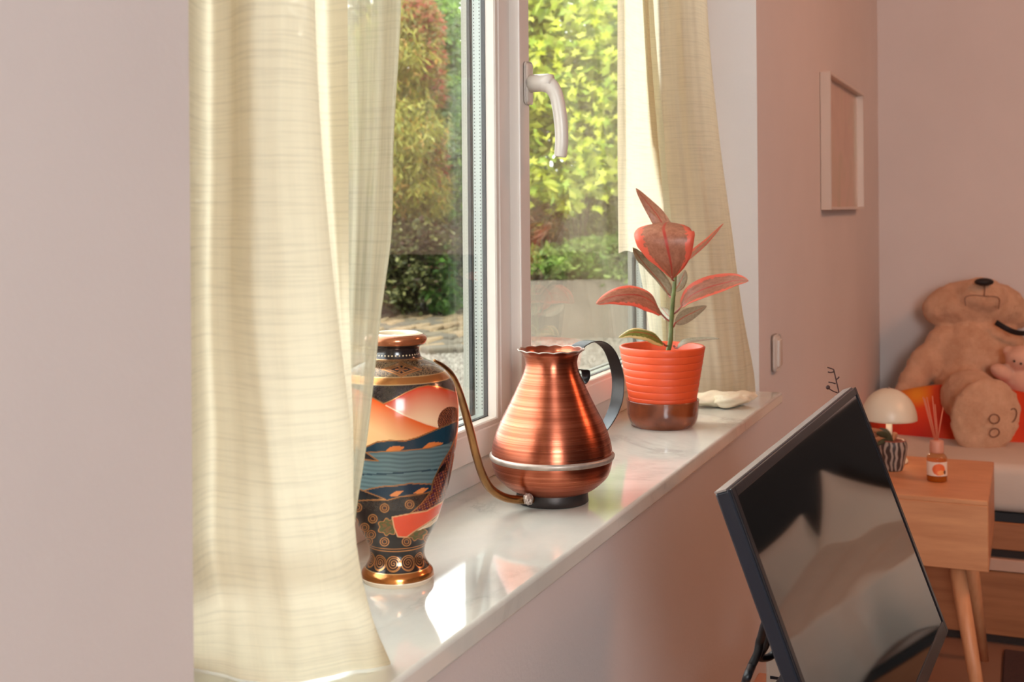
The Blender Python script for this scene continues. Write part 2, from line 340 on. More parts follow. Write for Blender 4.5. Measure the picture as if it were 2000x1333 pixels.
cR1 = [row(-420, (1236, 2.30), (1262, 2.27), (1300, 2.24), (1335, 2.23), (1362, 2.26), (1374, 2.32)),
       row(0, (1250, 2.30), (1272, 2.27), (1310, 2.24), (1345, 2.23), (1370, 2.26), (1381, 2.32)),
       row(260, (1262, 2.30), (1285, 2.27), (1325, 2.24), (1365, 2.23), (1392, 2.26), (1404, 2.32)),
       row(440, (1285, 2.30), (1307, 2.27), (1345, 2.24), (1385, 2.23), (1416, 2.26), (1428, 2.30)),
       row(600, (1290, 2.30), (1318, 2.27), (1360, 2.23), (1400, 2.22), (1437, 2.25), (1449, 2.29)),
       row(720, (1300, 2.30), (1330, 2.26), (1375, 2.22), (1415, 2.22), (1450, 2.24), (1471, 2.28)),
       [(1310, 775, 2.27), (1345, 778, 2.24), (1380, 780, 2.22), (1420, 776, 2.23), (1450, 772, 2.25), (1476, 768, 2.28)]]
curtain('front_fold', cR1, LINEN, rc, 10, 90, .0022, SZ+.002, .632)
HEMM = linen('linen_hem', srgb(206, 200, 176), srgb(200, 190, 160), .02)
cR2 = [row(-420, (1241, 2.215), (1262, 2.22)), row(0, (1255, 2.215), (1276, 2.22)), row(260, (1272, 2.22), (1297, 2.22)), row(300, (1278, 2.22), (1299, 2.22)), row(440, (1292, 2.225), (1312, 2.225)), row(560, (1300, 2.23), (1316, 2.23)), row(700, (1305, 2.23), (1320, 2.23))]
curtain('side_hem', cR2, HEMM, rc, 6, 60, 0, None, .624)
cR3 = [row(-420, (1206, 2.03), (1215, 2.02), (1232, 2.10), (1258, 2.14)), row(0, (1206, 2.03), (1218, 2.02), (1236, 2.10), (1266, 2.16)), row(260, (1206, 2.03), (1220, 2.02), (1240, 2.11), (1284, 2.20)),
       row(400, (1207, 2.03), (1222, 2.03), (1242, 2.11), (1296, 2.22)), [(1208, 495, 2.03), (1224, 490, 2.03), (1243, 494, 2.11), (1300, 500, 2.22)]]
curtain('back_fold', cR3, LINEN, rc, 10, 60, .0008, None, .640)
cR4 = [[(1243, 494, 2.34), (1262, 496, 2.33), (1280, 498, 2.32), (1300, 500, 2.30)], row(600, (1262, 2.36), (1275, 2.35), (1290, 2.33), (1305, 2.30)), row(700, (1275, 2.36), (1285, 2.35), (1300, 2.33), (1310, 2.30))]
curtain('sheer_fold', cR4, SHEER, rc, 8, 30, .0008, None, .637)
# hem lying bunched on the sill
def roll(pts, rr, ph):
    P = smooth_prof([on(x, y, 2, SZ+.014) for x, y in pts], 40); n = 24; V = []
    T = np.gradient(P, axis=0); T /= np.linalg.norm(T, axis=1)[:, None]
    for i, p in enumerate(P):
        q = i/39; e = math.sin(math.pi*min(max(q, .03), .97))**.4
        for k in range(n):
            a = 2*math.pi*k/n; rad = rr*e*(1+.16*math.sin(3*a+q*9+ph)+.10*math.sin(5*a-q*17))
            side = np.cross(T[i], [0, 0, 1]); V.append(p+side*math.cos(a)*rad*1.35+np.array([0, 0, 1])*math.sin(a)*rad*.9)
    V = np.array(V); V[:, 2] = np.maximum(V[:, 2], SZ+.001)
    return V, gridF(n, 40, True)
V, F = roll([(1345, 783), (1375, 781), (1410, 779), (1445, 777), (1472, 772)], .015, 0)
uv = np.stack([V[:, 0], V[:, 1]], 1); mk('hem_bunch', V, F, FOLDED, rc, True, uv=uv)
V, F = roll([(1392, 778), (1415, 784), (1442, 780), (1462, 774)], .012, 2)
uv = np.stack([V[:, 0], V[:, 1]], 1); mk('hem_bunch', V, F, FOLDED, rc, True, uv=uv)
# ------------------------------------------------------------------ painted vase
VC = (1.051, .573); VD = 1.192
def zr(px, py, cxp=776, D=VD): return (abs(px-cxp)/FPX*D, float(at(cxp, py, D)[2]))
sil = [(846, 1128), (847, 1122), (845, 1112), (838, 1103), (831, 1090), (829, 1078), (831, 1064), (838, 1048), (852, 1022), (866, 985), (879, 940), (889, 890), (896, 845), (898, 805), (896, 775), (888, 748), (874, 727), (856, 713), (838, 704), (827, 698), (823, 690), (822, 682), (824, 676), (833, 671), (837, 663), (835, 656), (829, 652)]
prof = [zr(*p) for p in sil]; prof = [(prof[0][0]*.96, SZ), (prof[0][0], SZ+.003)]+[p for p in prof[1:]]
pp = smooth_prof(prof, 740); pp[:, 1] = np.maximum.accumulate(pp[:, 1])
NT = 760; t = np.linspace(0, 2*math.pi, NT, endpoint=False)
view = math.atan2(-VC[1], -VC[0])                     # towards the camera
th = t; R_ = pp[:, 0][:, None]; Zv = pp[:, 1][:, None]
V = np.stack([VC[0]+R_*np.cos(th), VC[1]+R_*np.sin(th), Zv+0*th], -1)
rel = (th-view+math.pi) % (2*math.pi)-math.pi; relf = np.where(np.abs(rel) > math.pi/2, np.sign(rel)*math.pi-rel, rel)
Pf = np.stack([VC[0]+R_*np.cos(view+relf), VC[1]+R_*np.sin(view+relf), Zv+0*th], -1)
PX, PY, _ = proj(Pf); PX = PX-1.0
def hsh(a, b_): return np.modf(np.abs(np.sin(a*12.9898+b_*78.233)*43758.5453))[0]
def seg(x, y, pts):
    d = np.full(x.shape, 1e9)
    for (ax, ay), (bx, by) in zip(pts[:-1], pts[1:]):
        vx, vy = bx-ax, by-ay; q = np.clip(((x-ax)*vx+(y-ay)*vy)/(vx*vx+vy*vy+1e-9), 0, 1); d = np.minimum(d, np.hypot(x-ax-q*vx, y-ay-q*vy))
    return d
def inpoly(x, y, pts):
    r_ = np.zeros(x.shape, bool); n = len(pts)
    for i in range(n):
        (ax, ay), (bx, by) = pts[i], pts[(i+1) % n]; cnd = ((ay > y) != (by > y)) & (x < (bx-ax)*(y-ay)/(by-ay+1e-9)+ax); r_ ^= cnd
    return r_
col = np.zeros(PX.shape+(4,)); GOLD = srgb(205, 140, 85); DARK = srgb(34, 26, 25)
def paint(mask, c, metal=None):
    mask = mask.astype(float) if mask.dtype == bool else np.clip(mask, 0, 1)
    c = np.asarray(c); col[..., :3] = col[..., :3]*(1-mask[..., None])+c*mask[..., None]
    if metal is not None: col[..., 3] = col[..., 3]*(1-mask)+metal*mask
def line(d, w, c=GOLD, metal=.8): paint(np.clip((w-d)/.7+.5, 0, 1), c, metal)
one = np.ones(PX.shape, bool); paint(one, DARK, 0)
sp = hsh(np.floor(PX*1.1), np.floor(PY*1.1)); blot = .5+.5*np.sin(PX*.37+3*np.sin(PY*.2))*np.sin(PY*.41+PX*.09)
cv = lambda pts: np.interp(PX, [p[0] for p in pts], [p[1] for p in pts])
def zof(y): return float(on(776, y, 2, 0)[2]) 
def zband(y):      # z of a ring whose front point shows at py=y near px 760
    j = np.argmin(np.abs(PY[:, np.argmin(np.abs(rel))]-y)); return pp[j, 1]
ZZ = Zv+0*th
def zb(y0, y1): return (ZZ <= zband(y0)) & (ZZ > zband(y1))
# shoulder speckle and dark band
paint(zb(703, 739) & (sp > .45), srgb(150, 120, 85), .5)
paint(zb(752, 1000) & (sp > .6), srgb(70, 58, 50), .2)
ytop = cv([(650, 815), (700, 765), (726, 777), (748, 789), (765, 782), (790, 768), (815, 757), (835, 753), (860, 757), (890, 766), (905, 772)])
yl = cv([(650, 745), (700, 763), (726, 779), (750, 791), (790, 812), (830, 828), (870, 840)])
ylow = cv([(650, 880), (700, 880), (715, 873), (735, 864), (760, 861), (790, 862), (815, 855), (850, 840), (888, 824), (905, 820)])
m_ = (PY > np.minimum(ytop, 1e9)) & (PY < ylow)
g = np.clip((PY-ytop)/70, 0, 1)[..., None]; paint(m_, (1-g)*np.array(srgb(200, 50, 8))+g*np.array(srgb(240, 200, 160)), 0)
m2 = (PY > yl) & (PY < ylow) & (PX < 872); g = np.clip((PY-yl)/60, 0, 1)[..., None]; paint(m2, (1-g)*np.array(srgb(220, 84, 20))+g*np.array(srgb(238, 186, 130)), 0)
line(np.abs(PY-yl)+(PX < 752)*99+(PX > 868)*99, 1.2, srgb(246, 200, 160), .1); line(np.abs(PY-ytop), 1.0)
tree = ((PX-880)/26)**2+((PY-825)/30)**2 < 1; paint(tree & (PY < ylow), srgb(74, 34, 24), 0); paint(tree & (PY < ylow) & (np.sin(PX*1.3+np.floor(PY/5)*2)*np.sin(PY*1.25) > .3), srgb(190, 110, 70), .6)
yw = cv([(650, 884), (720, 884), (790, 881), (830, 877), (870, 868), (900, 856)])
paint((PY >= ylow) & (PY < yw), srgb(24, 52, 66), 0)
for ox, oy in ((0, 0), (75, -8), (-2, 77), (48, 74)):
    paint(inpoly(PX, PY, [(749+ox, 884+oy), (762+ox, 873+oy), (778+ox, 872+oy), (790+ox, 874+oy), (776+ox, 884+oy)]), srgb(214, 120, 60), .1)
line(np.abs(PY-ylow), 1.2)
yw2 = cv([(650, 968), (700, 962), (720, 956), (745, 951), (775, 949), (800, 945), (845, 946), (870, 944)])
wat = (PY >= yw) & (PY < yw2); st = .5+.5*np.sin(PY*.75+np.sin(PX*.03)*2+np.sin(PX*.11)*.6)
paint(wat, np.array(srgb(96, 118, 120))*(0.62+.38*st[..., None]), 0)
paint(wat & (np.abs(PY-cv([(690, 928), (760, 926), (850, 918)])) < 1.5), srgb(40, 60, 70), 0)
line(np.abs(PY-yw)+(PX > 860)*99, .8)
yw3 = cv([(650, 978), (700, 977), (755, 978), (780, 971), (820, 966), (850, 959), (880, 950)])
paint((PY >= yw2) & (PY < yw3), srgb(22, 44, 60), 0)
for ox, oy in ((-2, 91), (46, 86)):
    paint(inpoly(PX, PY, [(760+ox, 878+oy), (776+ox, 868+oy), (790+ox, 868+oy), (776+ox, 880+oy)]), srgb(220, 130, 70), .1)
line(np.abs(PY-yw2), .9); line(np.abs(PY-yw3), 1.0)
for o_ in (0, -77):
    T = [(690, 952+o_), (752, 976+o_ if o_ == 0 else 901), (690, 979+o_ if o_ == 0 else 900)]
    if o_: T = [(690, 868), (738, 901), (700, 897)]
    paint(inpoly(PX, PY, T), srgb(28, 30, 34), 0); line(seg(PX, PY, T), .9)
# robe area on the right
rb = cv([(800, 1004), (822, 985), (842, 962), (845, 940), (862, 905), (885, 860), (897, 845)])
robe = (PX > 802) & (PY > rb) & (PX+PY*.0 > 802) & (PY < cv([(800, 1006), (830, 998), (856, 985), (900, 960)])) & (PX > np.interp(PY, [845, 880, 905, 940, 960, 985, 1004], [893, 878, 862, 845, 842, 822, 800]))
paint(robe, srgb(86, 34, 30), 0); paint(robe & (np.sin(PX*.9+PY*.5)*np.sin(PY*.8-PX*.3) > .35), srgb(190, 120, 84), .6)
paint(robe & (blot > .8), srgb(60, 30, 60), 0)
line(np.abs(PX-np.interp(PY, [845, 880, 905, 940, 960, 985, 1004], [893, 878, 862, 845, 842, 822, 800]))+((PY < 846) | (PY > 1004))*99, 1.2)
paint(inpoly(PX, PY, [(848, 935), (858, 915), (872, 903), (868, 918), (856, 925)]), srgb(20, 12, 10), 0)
# rosettes
for x, y in ((750, 993), (799, 986), (727, 1014), (711, 1031), (703, 1043), (724, 1045), (718, 1058), (750, 1059), (793, 1059), (697, 992), (835, 1052), (690, 1020)):
    d = np.hypot((PX-x)/1.05, PY-y); paint(d < 8, srgb(70, 40, 30), .2); line(np.abs(d-8), .9); line(np.abs(d-4.2), .7)
for cx0, cy0 in ((757, 1030), (812, 1040)):
    ang = np.arctan2(PY-cy0, PX-cx0); d = np.hypot((PX-cx0)/1.25, PY-cy0)-15-2*np.cos(ang*7); paint(d < 0, srgb(86, 82, 36), 0); paint((d < -4) & (blot > .5), srgb(120, 80, 36), 0); line(np.abs(d), 1.0)
fan = [(765, 1011), (800, 1004), (832, 999), (862, 982), (878, 965), (862, 1000), (840, 1018), (806, 1040), (793, 1050), (776, 1049), (769, 1032)]
paint(inpoly(PX, PY, fan), srgb(222, 74, 38), 0); line(seg(PX, PY, fan+fan[:1]), 1.1, srgb(236, 170, 120), .4)
paint(inpoly(PX, PY, [(812, 1038), (846, 1016), (866, 996), (856, 1014), (838, 1030)]), srgb(232, 205, 168), .1)
# lower bands
zb1 = zb(1074, 1079); line(np.abs(ZZ-zband(1073))/.00045, .9); line(np.abs(ZZ-zband(1078))/.00045, 1.2)
paint(zb(1080, 1122), DARK, 0)
for k in range(-6, 6):
    a0 = -.14+math.pi/6*k; # spirals around the foot at equal angles
    Rl = np.interp(zband(1103), pp[:, 1], pp[:, 0]); Xs = ((rel-a0+math.pi) % (2*math.pi)-math.pi)*Rl*FPX/(VD-Rl); Ys = (zband(1102)-ZZ)*FPX/(VD-Rl)
    for aa in (0,):
        d = np.hypot(Xs, Ys); ang = np.arctan2(Ys, Xs); m3 = d < 14
        paint(m3, srgb(58, 34, 26), 0); sp_ = np.abs(((d-ang/(2*math.pi)*4.6) % 4.6)-2.3); line(sp_+(d > 13.5)*99, .75); line(np.abs(d-14), .9)
paint(zb(1124, 1143), srgb(205, 128, 66), .85); paint(ZZ <= zband(1143), srgb(226, 206, 180), 0)
line(np.abs(ZZ-zband(1123))/.00045, .8, srgb(240, 190, 130))
# upper bands
paint(zb(738, 752), srgb(200, 136, 76), .85); line(np.abs(ZZ-zband(738))/.0004, .8, srgb(240, 196, 140)); line(np.abs(ZZ-zband(752))/.0004, .9, srgb(240, 196, 140))
line(np.abs(ZZ-zband(704))/.0004, .8); line(np.abs(ZZ-zband(707))/.0004, .6)
dia = (np.abs(PX-783)/37)**.9+(np.abs(PY-722)/14)**.9; paint(dia < 1, DARK, 0); line(np.abs(dia-1)*12, 1.3); line(np.abs(dia-.72)*12, .8)
ang = np.arctan2((PY-722)*1.6, PX-783); fl = np.hypot(PX-783, (PY-722)*1.6)-8-5*np.cos(ang*6); paint(fl < 0, srgb(170, 110, 66), .6); paint(fl < -7, DARK, 0)
paint(zb(678, 703) & (ZZ > zband(703)), DARK, 0)
zd = zband(696); a_ = np.round(rel/.15)*.15; Rl = np.interp(zd, pp[:, 1], pp[:, 0]); d = np.hypot((rel-a_)*Rl, ZZ-zd)*FPX/VD; paint(np.clip((1.7-d)/.7, 0, 1), srgb(232, 205, 165), .1)
paint(ZZ > zband(677), srgb(178, 108, 70), .6); paint(ZZ > zband(653), srgb(230, 214, 180), 0)
VASEM = Mt('painted_glaze'); a = VASEM.n('VertexColor', layer_name='Col'); VASEM.l(a.outputs[0], VASEM.p.inputs['Base Color']); VASEM.l(a.outputs[1], VASEM.p.inputs['Metallic'])
VASEM.set(Roughness=.2, Coat_Weight=.4, Coat_Roughness=.06)
vase = thing('vase', 'dark oriental vase painted with orange hills and gold spirals on the sill', 'vase', (VC[0], VC[1], SZ))
mk('body', V.reshape(-1, 3), gridF(NT, len(pp), True), VASEM.m, vase, True, col=col.reshape(-1, 4))
CREAMG = plain('cream_glaze', srgb(232, 218, 186), .15, var=.03)
rt = pp[-1]; zt = rt[1]
ip = smooth_prof([(rt[0], zt), (rt[0]-.004, zt+.0012), (rt[0]-.008, zt-.002), (.0195, zt-.012), (.0185, zt-.025), (.03, zt-.05), (.045, zt-.09), (.02, SZ+.02), (.0005, SZ+.012)], 60)
Vi, Fi = lathe(ip, 96, VC); mk('inner_glaze', Vi, Fi, CREAMG, vase)
Vi, Fi = lathe([(.034, SZ+.004), (.033, SZ+.0005), (.0005, SZ+.003)], 64, VC); mk('foot_ring', Vi, Fi, CREAMG, vase)
# ------------------------------------------------------------------ copper watering jug
JC = (1.402, .547); JD = 1.504
def zj(px, py, c0=1075): return (abs(px-c0)/FPX*JD, float(at(c0, py, JD)[2]))
COP = Mt('brushed_copper'); COP.set(Metallic=1, Roughness=.30, Anisotropic=.75, Anisotropic_Rotation=.25)
vv_ = COP.coord('Object', (1, 1, 1)); sx = COP.n('SeparateXYZ'); COP.l(vv_, sx.inputs[0]); cb = COP.n('CombineXYZ'); COP.l(sx.outputs[2], cb.inputs[2]); 
mp = COP.n('Mapping'); mp.inputs['Scale'].default_value = (2, 2, 420); COP.l(vv_, mp.inputs[0]); nn = COP.noise(mp.outputs[0], 1, 4, .65)
mp2 = COP.n('Mapping'); mp2.inputs['Scale'].default_value = (2, 2, 130); COP.l(vv_, mp2.inputs[0]); n2 = COP.noise(mp2.outputs[0], 1, 3)
ad = COP.n('Math', operation='MULTIPLY_ADD', i_1=.5); COP.l(nn, ad.inputs[0]); mm = COP.n('Math', operation='MULTIPLY', i_1=.5); COP.l(n2, mm.inputs[0]); COP.l(mm.outputs[0], ad.inputs[2])
COP.l(COP.ramp(ad.outputs[0], [(.30, srgb(104, 48, 34)), (.5, srgb(178, 98, 72)), (.66, srgb(208, 126, 98))]), COP.p.inputs['Base Color'])
COP.l(COP.ramp(nn, [(.3, (.38, .38, .38)), (.7, (.24, .24, .24))]), COP.p.inputs['Roughness']); COP.bump(nn, .16, .0005)
tg = COP.n('Tangent'); tg.direction_type = 'RADIAL'; tg.axis = 'Z'; COP.l(tg.outputs[0], COP.p.inputs['Tangent'])
DKM = plain('dark_steel', srgb(74, 68, 66), .42, .8, var=.2, scale=30, bump=.1)
DKI = plain('blackened_iron', srgb(66, 64, 64), .42, .85, var=.15, scale=25)
TIN = plain('dull_tin', srgb(176, 160, 148), .42, .6, var=.2, scale=60)
BRASS = plain('aged_brass', srgb(150, 108, 66), .28, 1, var=.3, scale=25)
jug = thing('watering_jug', 'brushed copper watering jug with long thin spout standing in the middle of the sill', 'jug', (JC[0], JC[1], SZ))
js = [(1143, 958), (1159, 951), (1176, 937), (1186, 925), (1192, 905), (1193, 888), (1191, 868), (1185, 846), (1174, 820), (1161, 795), (1149, 770), (1139, 748), (1130, 728), (1126, 712), (1127, 700), (1131, 690), (1139, 682)]
jp = smooth_prof([zj(*p) for p in js], 120); jp[:, 1] = np.maximum.accumulate(jp[:, 1])
ztop = jp[-1, 1]
def wav(R, Z, t):
    k = np.clip((Z-(ztop-.010))/.010, 0, 1); w = np.abs(np.sin(t*7)); return R*(1+k*(.02*(w-.5))), Z-k*.0014*(1-w)
Vj, Fj = lathe(jp, 160, JC, wav); body = mk('body', Vj, Fj, COP.m, jug)
inn = np.array([(max(r_-.0012, .001), z) for r_, z in jp[::-1]]); inn = np.vstack([[jp[-1]], inn, [(.001, inn[-1][1]+.001)]])
Vj, Fj = lathe(inn, 160, JC, wav); mk('inner_wall', Vj, Fj, COP.m, jug)
# thin rolled rim
t = np.linspace(0, 2*math.pi, 161); Rr, Zr = wav(np.full(161, jp[-1, 0]), np.full(161, ztop), t)
Vr, Fr = tube(np.stack([JC[0]+Rr*np.cos(t), JC[1]+Rr*np.sin(t), Zr], 1), .0009, 6, cap=False); mk('rim', Vr, Fr, TIN, jug)
rr, rz = zj(1197, 889)
Vr, Fr = lathe([(rr-.004, rz-.0048), (rr-.0012, rz-.004), (rr, rz-.0015), (rr+.0004, rz+.0008), (rr-.0012, rz+.0028), (rr-.0055, rz+.0036)], 128, JC); mk('belly_seam', Vr, Fr, TIN, jug)
fr = 71/FPX*JD
Vr, Fr = lathe([(.001, SZ+.0010), (fr-.001, SZ+.0006), (fr, SZ+.0015), (fr-.0008, SZ+.010), (fr-.0012, SZ+.018), (fr-.003, SZ+.0275)], 96, JC); mk('foot', Vr, Fr, DKM, jug)
# spout
jd = 1.475
S_ = [at(1040, 976, 1.462), at(1015, 977, 1.452), at(985, 972, 1.435), at(960, 957, 1.415), at(944, 932, 1.395), at(930, 890, 1.37), at(919, 845, 1.345), at(907, 800, 1.32), at(896, 765, 1.295), at(884, 738, 1.27), at(868, 718, 1.25), at(848, 704, 1.235)]
sp_ = smooth_prof(S_, 90); rad = np.interp(np.linspace(0, 1, 90), [0, .25, .6, .85, 1], [.0050, .0050, .0046, .0038, .0013]); sp_[:, 2] = np.maximum(sp_[:, 2], SZ+rad+.0008)
Vs, Fs = tube(sp_, rad, 16); mk('spout', Vs, Fs, BRASS, jug)
Vs, Fs = ico(at(1032, 977, 1.452)+np.array([0, 0, .001]), (.0085, .0055, .0070), 3); Vs = np.array(Vs); Vs += (rng.random((len(Vs), 1))-.5)*.002; Vs[:, 2] = np.maximum(Vs[:, 2], SZ+.0005); mk('solder_joint', Vs, Fs, TIN, jug, False)
# handle: wide iron strap
Dh = 1.505
hp = [(0, 0, 0), (1124, 683, 1.535), (1133, 674, 1.545), (1150, 667, 1.56), (1170, 668, 1.575), (1188, 682, 1.585), (1200, 708, 1.595), (1207, 742, 1.60), (1205, 780, 1.595), (1196, 808, 1.58), (1184, 830, 1.56), (1172, 846, 1.535)]
hpts = smooth_prof([at(*p) for p in hp[1:]], 60)
Vh, Fh = tube(hpts, .008, 16, flat=(.0105, .0007), updir=RT*.8-FW*.6); mk('handle', Vh, Fh, DKI, jug)
h2 = smooth_prof([at(*p) for p in ((1124, 722, 1.505), (1133, 723, 1.52), (1143, 724, 1.53), (1144, 738, 1.53), (1138, 750, 1.52), (1133, 752, 1.51))], 24)
Vh, Fh = tube(h2, .006, 16, flat=(.0065, .0007), updir=RT*.8-FW*.6); mk('thumb_rest', Vh, Fh, DKI, jug)
# ------------------------------------------------------------------ plant in orange pot, standing in a brown glazed bowl
PC = (1.955, .565); PD = 2.02
def zp(px, py, c0=1293): return (abs(px-c0)/FPX*PD, float(at(c0, py, PD)[2]))
BGL = Mt('brown_glaze'); BGL.set(Roughness=.16, Coat_Weight=.5); v = BGL.coord(); BGL.l(BGL.ramp(BGL.noise(v, 18, 4), [(.3, srgb(92, 40, 20)), (.55, srgb(140, 68, 36)), (.8, srgb(168, 92, 56))]), BGL.p.inputs['Base Color'])
bp_ = smooth_prof([zp(1346, 834), (zp(1351, 831)), zp(1358, 822), zp(1362, 808), zp(1363, 790), zp(1364, 780)], 30)
bz = bp_[-1]; bp_ = np.vstack([[(.001, SZ+.0008)], [(bp_[0, 0]-.004, SZ+.0008)], bp_, [(bz[0]-.0022, bz[1]+.0006)], [(bz[0]-.0040, bz[1]-.004)], [(bz[0]-.008, SZ+.010)], [(.001, SZ+.008)]])
V, F = lathe(bp_, 96, PC); tag(mk('planter_bowl', V, F, BGL.m, org=(PC[0], PC[1], SZ)), 'low brown glazed bowl holding the ribbed orange flowerpot', 'bowl')
plant = thing('rubber_plant', 'young pink variegated rubber plant in a ribbed orange pot at the sill right', 'plant', (PC[0], PC[1], SZ+.009))
POT = plain('orange_pot', srgb(220, 80, 38), .42, var=.04, scale=14)
pz0 = SZ+.0095; r1 = zp(1375, 676); pr = [(.001, pz0), (.046, pz0)]
n = 8; zz0 = zp(1360, 786)[1]; rb_ = zp(1357, 786)[0]-.0005
pr += [(rb_-.001, pz0+.02)]
for k in range(n):
    za = zz0+(r1[1]-zz0)*k/n; zc = zz0+(r1[1]-zz0)*(k+1)/n; ra = rb_+(r1[0]-rb_)*(k/n); rc_ = rb_+(r1[0]-rb_)*((k+1)/n)
    pr += [(ra+.0002, za+.0001), (ra+.0011, za+.0004), (ra+.0013, za+.0009), (rc_+.0012, zc-.0014), (rc_+.0010, zc-.0009), (rc_-.0001, zc-.0005)]
pr += [(r1[0]-.0012, r1[1]+.0006), (r1[0]-.0035, r1[1]-.0005), (r1[0]-.0055, r1[1]-.02), (r1[0]-.006, r1[1]-.025)]
V, F = lathe(pr, 96, PC); mk('pot', V, F, POT, plant)
SOIL = plain('potting_soil', srgb(58, 40, 30), .9, var=.4, scale=120, bump=.8)
V, F = lathe([(r1[0]-.0058, r1[1]-.020), (.03, r1[1]-.018), (.001, r1[1]-.015)], 48, PC); mk('soil', V, F, SOIL, plant)
STEM = plain('green_stem', srgb(96, 104, 50), .5, var=.25, scale=60)
PETM = plain('red_petiole', srgb(150, 70, 56), .45, var=.15, scale=60)
stp = smooth_prof([(PC[0]+.006, PC[1]-.004, r1[1]-.022), at(1309, 668, PD), at(1311, 630, PD), at(1314, 590, PD-.003), at(1317, 560, PD-.004), at(1319, 520, PD)], 40)
V, F = tube(stp, np.linspace(.0042, .0030, 40)*(1+.12*(np.arange(40) % 9 == 0)), 12); mk('stem', V, F, STEM, plant)
def leaf_mat(name, mid, mid2, edge, thr=.72):
    M_ = Mt(name); M_.set(Roughness=.38); M_.t.links.clear()
    v = M_.coord('UV'); sx = M_.n('SeparateXYZ'); M_.l(v, sx.inputs[0])
    ab = M_.n('Math', operation='ABSOLUTE'); M_.l(sx.outputs[0], ab.inputs[0])
    mp = M_.n('Mapping'); mp.inputs['Scale'].default_value = (3, 8, 1); M_.l(v, mp.inputs[0]); nz_ = M_.noise(mp.outputs[0], 1.6, 5, .7)
    ad = M_.n('Math', operation='MULTIPLY_ADD', i_1=.55); M_.l(nz_, ad.inputs[0]); M_.l(ab.outputs[0], ad.inputs[2])
    edgem = M_.ramp(ad.outputs[0], [(thr+.22, (0, 0, 0)), (thr+.26, (1, 1, 1))])
    vn = M_.n('Math', operation='MULTIPLY_ADD', i_1=26.0); ng = M_.n('Math', operation='MULTIPLY', i_1=-10); M_.l(ab.outputs[0], ng.inputs[0]); M_.l(sx.outputs[1], vn.inputs[0]); M_.l(ng.outputs[0], vn.inputs[2])
    sn = M_.n('Math', operation='SINE'); M_.l(vn.outputs[0], sn.inputs[0])
    midc = M_.ramp(nz_, [(.35, mid), (.65, mid2)])
    mx = M_.n('MixRGB'); M_.l(edgem, mx.inputs[0]); M_.l(midc, mx.inputs[1]); mx.inputs[2].default_value = (*edge, 1)
    rib = M_.ramp(ab.outputs[0], [(.03, (1, 1, 1)), (.07, (0, 0, 0))]); mx2 = M_.n('MixRGB'); M_.l(rib, mx2.inputs[0]); M_.l(mx.outputs[0], mx2.inputs[1]); mx2.inputs[2].default_value = (*srgb(196, 76, 62), 1)
    M_.l(mx2.outputs[0], M_.p.inputs['Base Color']); bp = M_.bump(sn.outputs[0], .18, .001)
    tl = M_.n('BsdfTranslucent'); M_.l(mx2.outputs[0], tl.inputs[0]); ms = M_.n('MixShader', i_0=.38); M_.l(M_.p.outputs[0], ms.inputs[1]); M_.l(tl.outputs[0], ms.inputs[2]); M_.l(ms.outputs[0], M_.out.inputs[0])
    return M_.m
LPINK = leaf_mat('pink_leaf', srgb(166, 104, 78), srgb(198, 134, 106), srgb(236, 116, 90), .775)
LTOP = leaf_mat('brown_pink_leaf', srgb(176, 118, 92), srgb(206, 150, 122), srgb(226, 126, 102), .88)
LGREY = leaf_mat('grey_green_leaf', srgb(160, 152, 126), srgb(194, 184, 160), srgb(222, 130, 116), .78)
LGRN = leaf_mat('olive_leaf', srgb(112, 110, 44), srgb(150, 146, 66), srgb(226, 200, 140), .66)
def leaf(base, spine, wpx, wdir, mat, cup=.25, name='leaf', prof=None, pet=True, wav=.0):
    """spine: (px,py,dD) points base to tip; wpx half width px; wdir across direction"""
    P = smooth_prof([at(x, y, PD+d) for x, y, d in spine], 26); T = np.gradient(P, axis=0); T /= np.linalg.norm(T, axis=1)[:, None]
    wd_ = np.array(wdir, float); W = wpx/FPX*PD; V = []; UV = []; n = 13
    for i in range(26):
        q = i/25; side = wd_-T[i]*(wd_@T[i]); side /= np.linalg.norm(side); nn = np.cross(T[i], side)
        w = W*(np.interp(q, *prof) if prof else (math.sin(math.pi*min(q**.8, 1))**.62*(1-.25*q) if 0 < q < 1 else 0))
        w = max(w, .0003)
        for k in range(n):
            a = k/(n-1)*2-1; V.append(P[i]+side*w*a+nn*w*(cup*a*a+wav*math.sin(q*14+a*2)*abs(a))); UV.append((a, q))
    V2 = np.array(V); T3 = np.array([0, 0, .0])
    o = mk(name, V2, gridF(n, 26), mat, plant, True, uv=UV)
    md = o.modifiers.new('thick', 'SOLIDIFY'); md.thickness = .0007; md.offset = 0
    if pet and base is not None:
        pb = at(base[0], base[1], PD); Vp, Fp = tube(smooth_prof([pb, (pb+P[0])/2+np.array([0, 0, -.001]), P[0], P[1]], 10), .0016, 8); mk('petiole', Vp, Fp, PETM, o)
    return o
R3 = RT; U3 = UP
leaf((1318, 525), [(1312, 500, .035), (1302, 455, .04), (1286, 424, .045), (1266, 398, .045), (1242, 368, .04)], 19, R3*.9+U3*.5-FW*.4, LTOP, -.3)
leaf((1318, 530), [(1322, 522, .02), (1350, 502, .03), (1378, 478, .04), (1398, 456, .05), (1413, 437, .06)], 19, R3*.35+U3*.45+FW*.9, LPINK, .3)
leaf((1318, 548), [(1313, 546, -.012), (1311, 520, -.045), (1305, 490, -.06), (1299, 462, -.06), (1296, 447, -.045), (1300, 437, -.015), (1305, 434, .015)], 57, R3-FW*.15, LPINK, .12, prof=([0, .10, .25, .45, .62, .78, .9, 1], [.0, .34, .74, .98, 1.0, .86, .55, .05]))
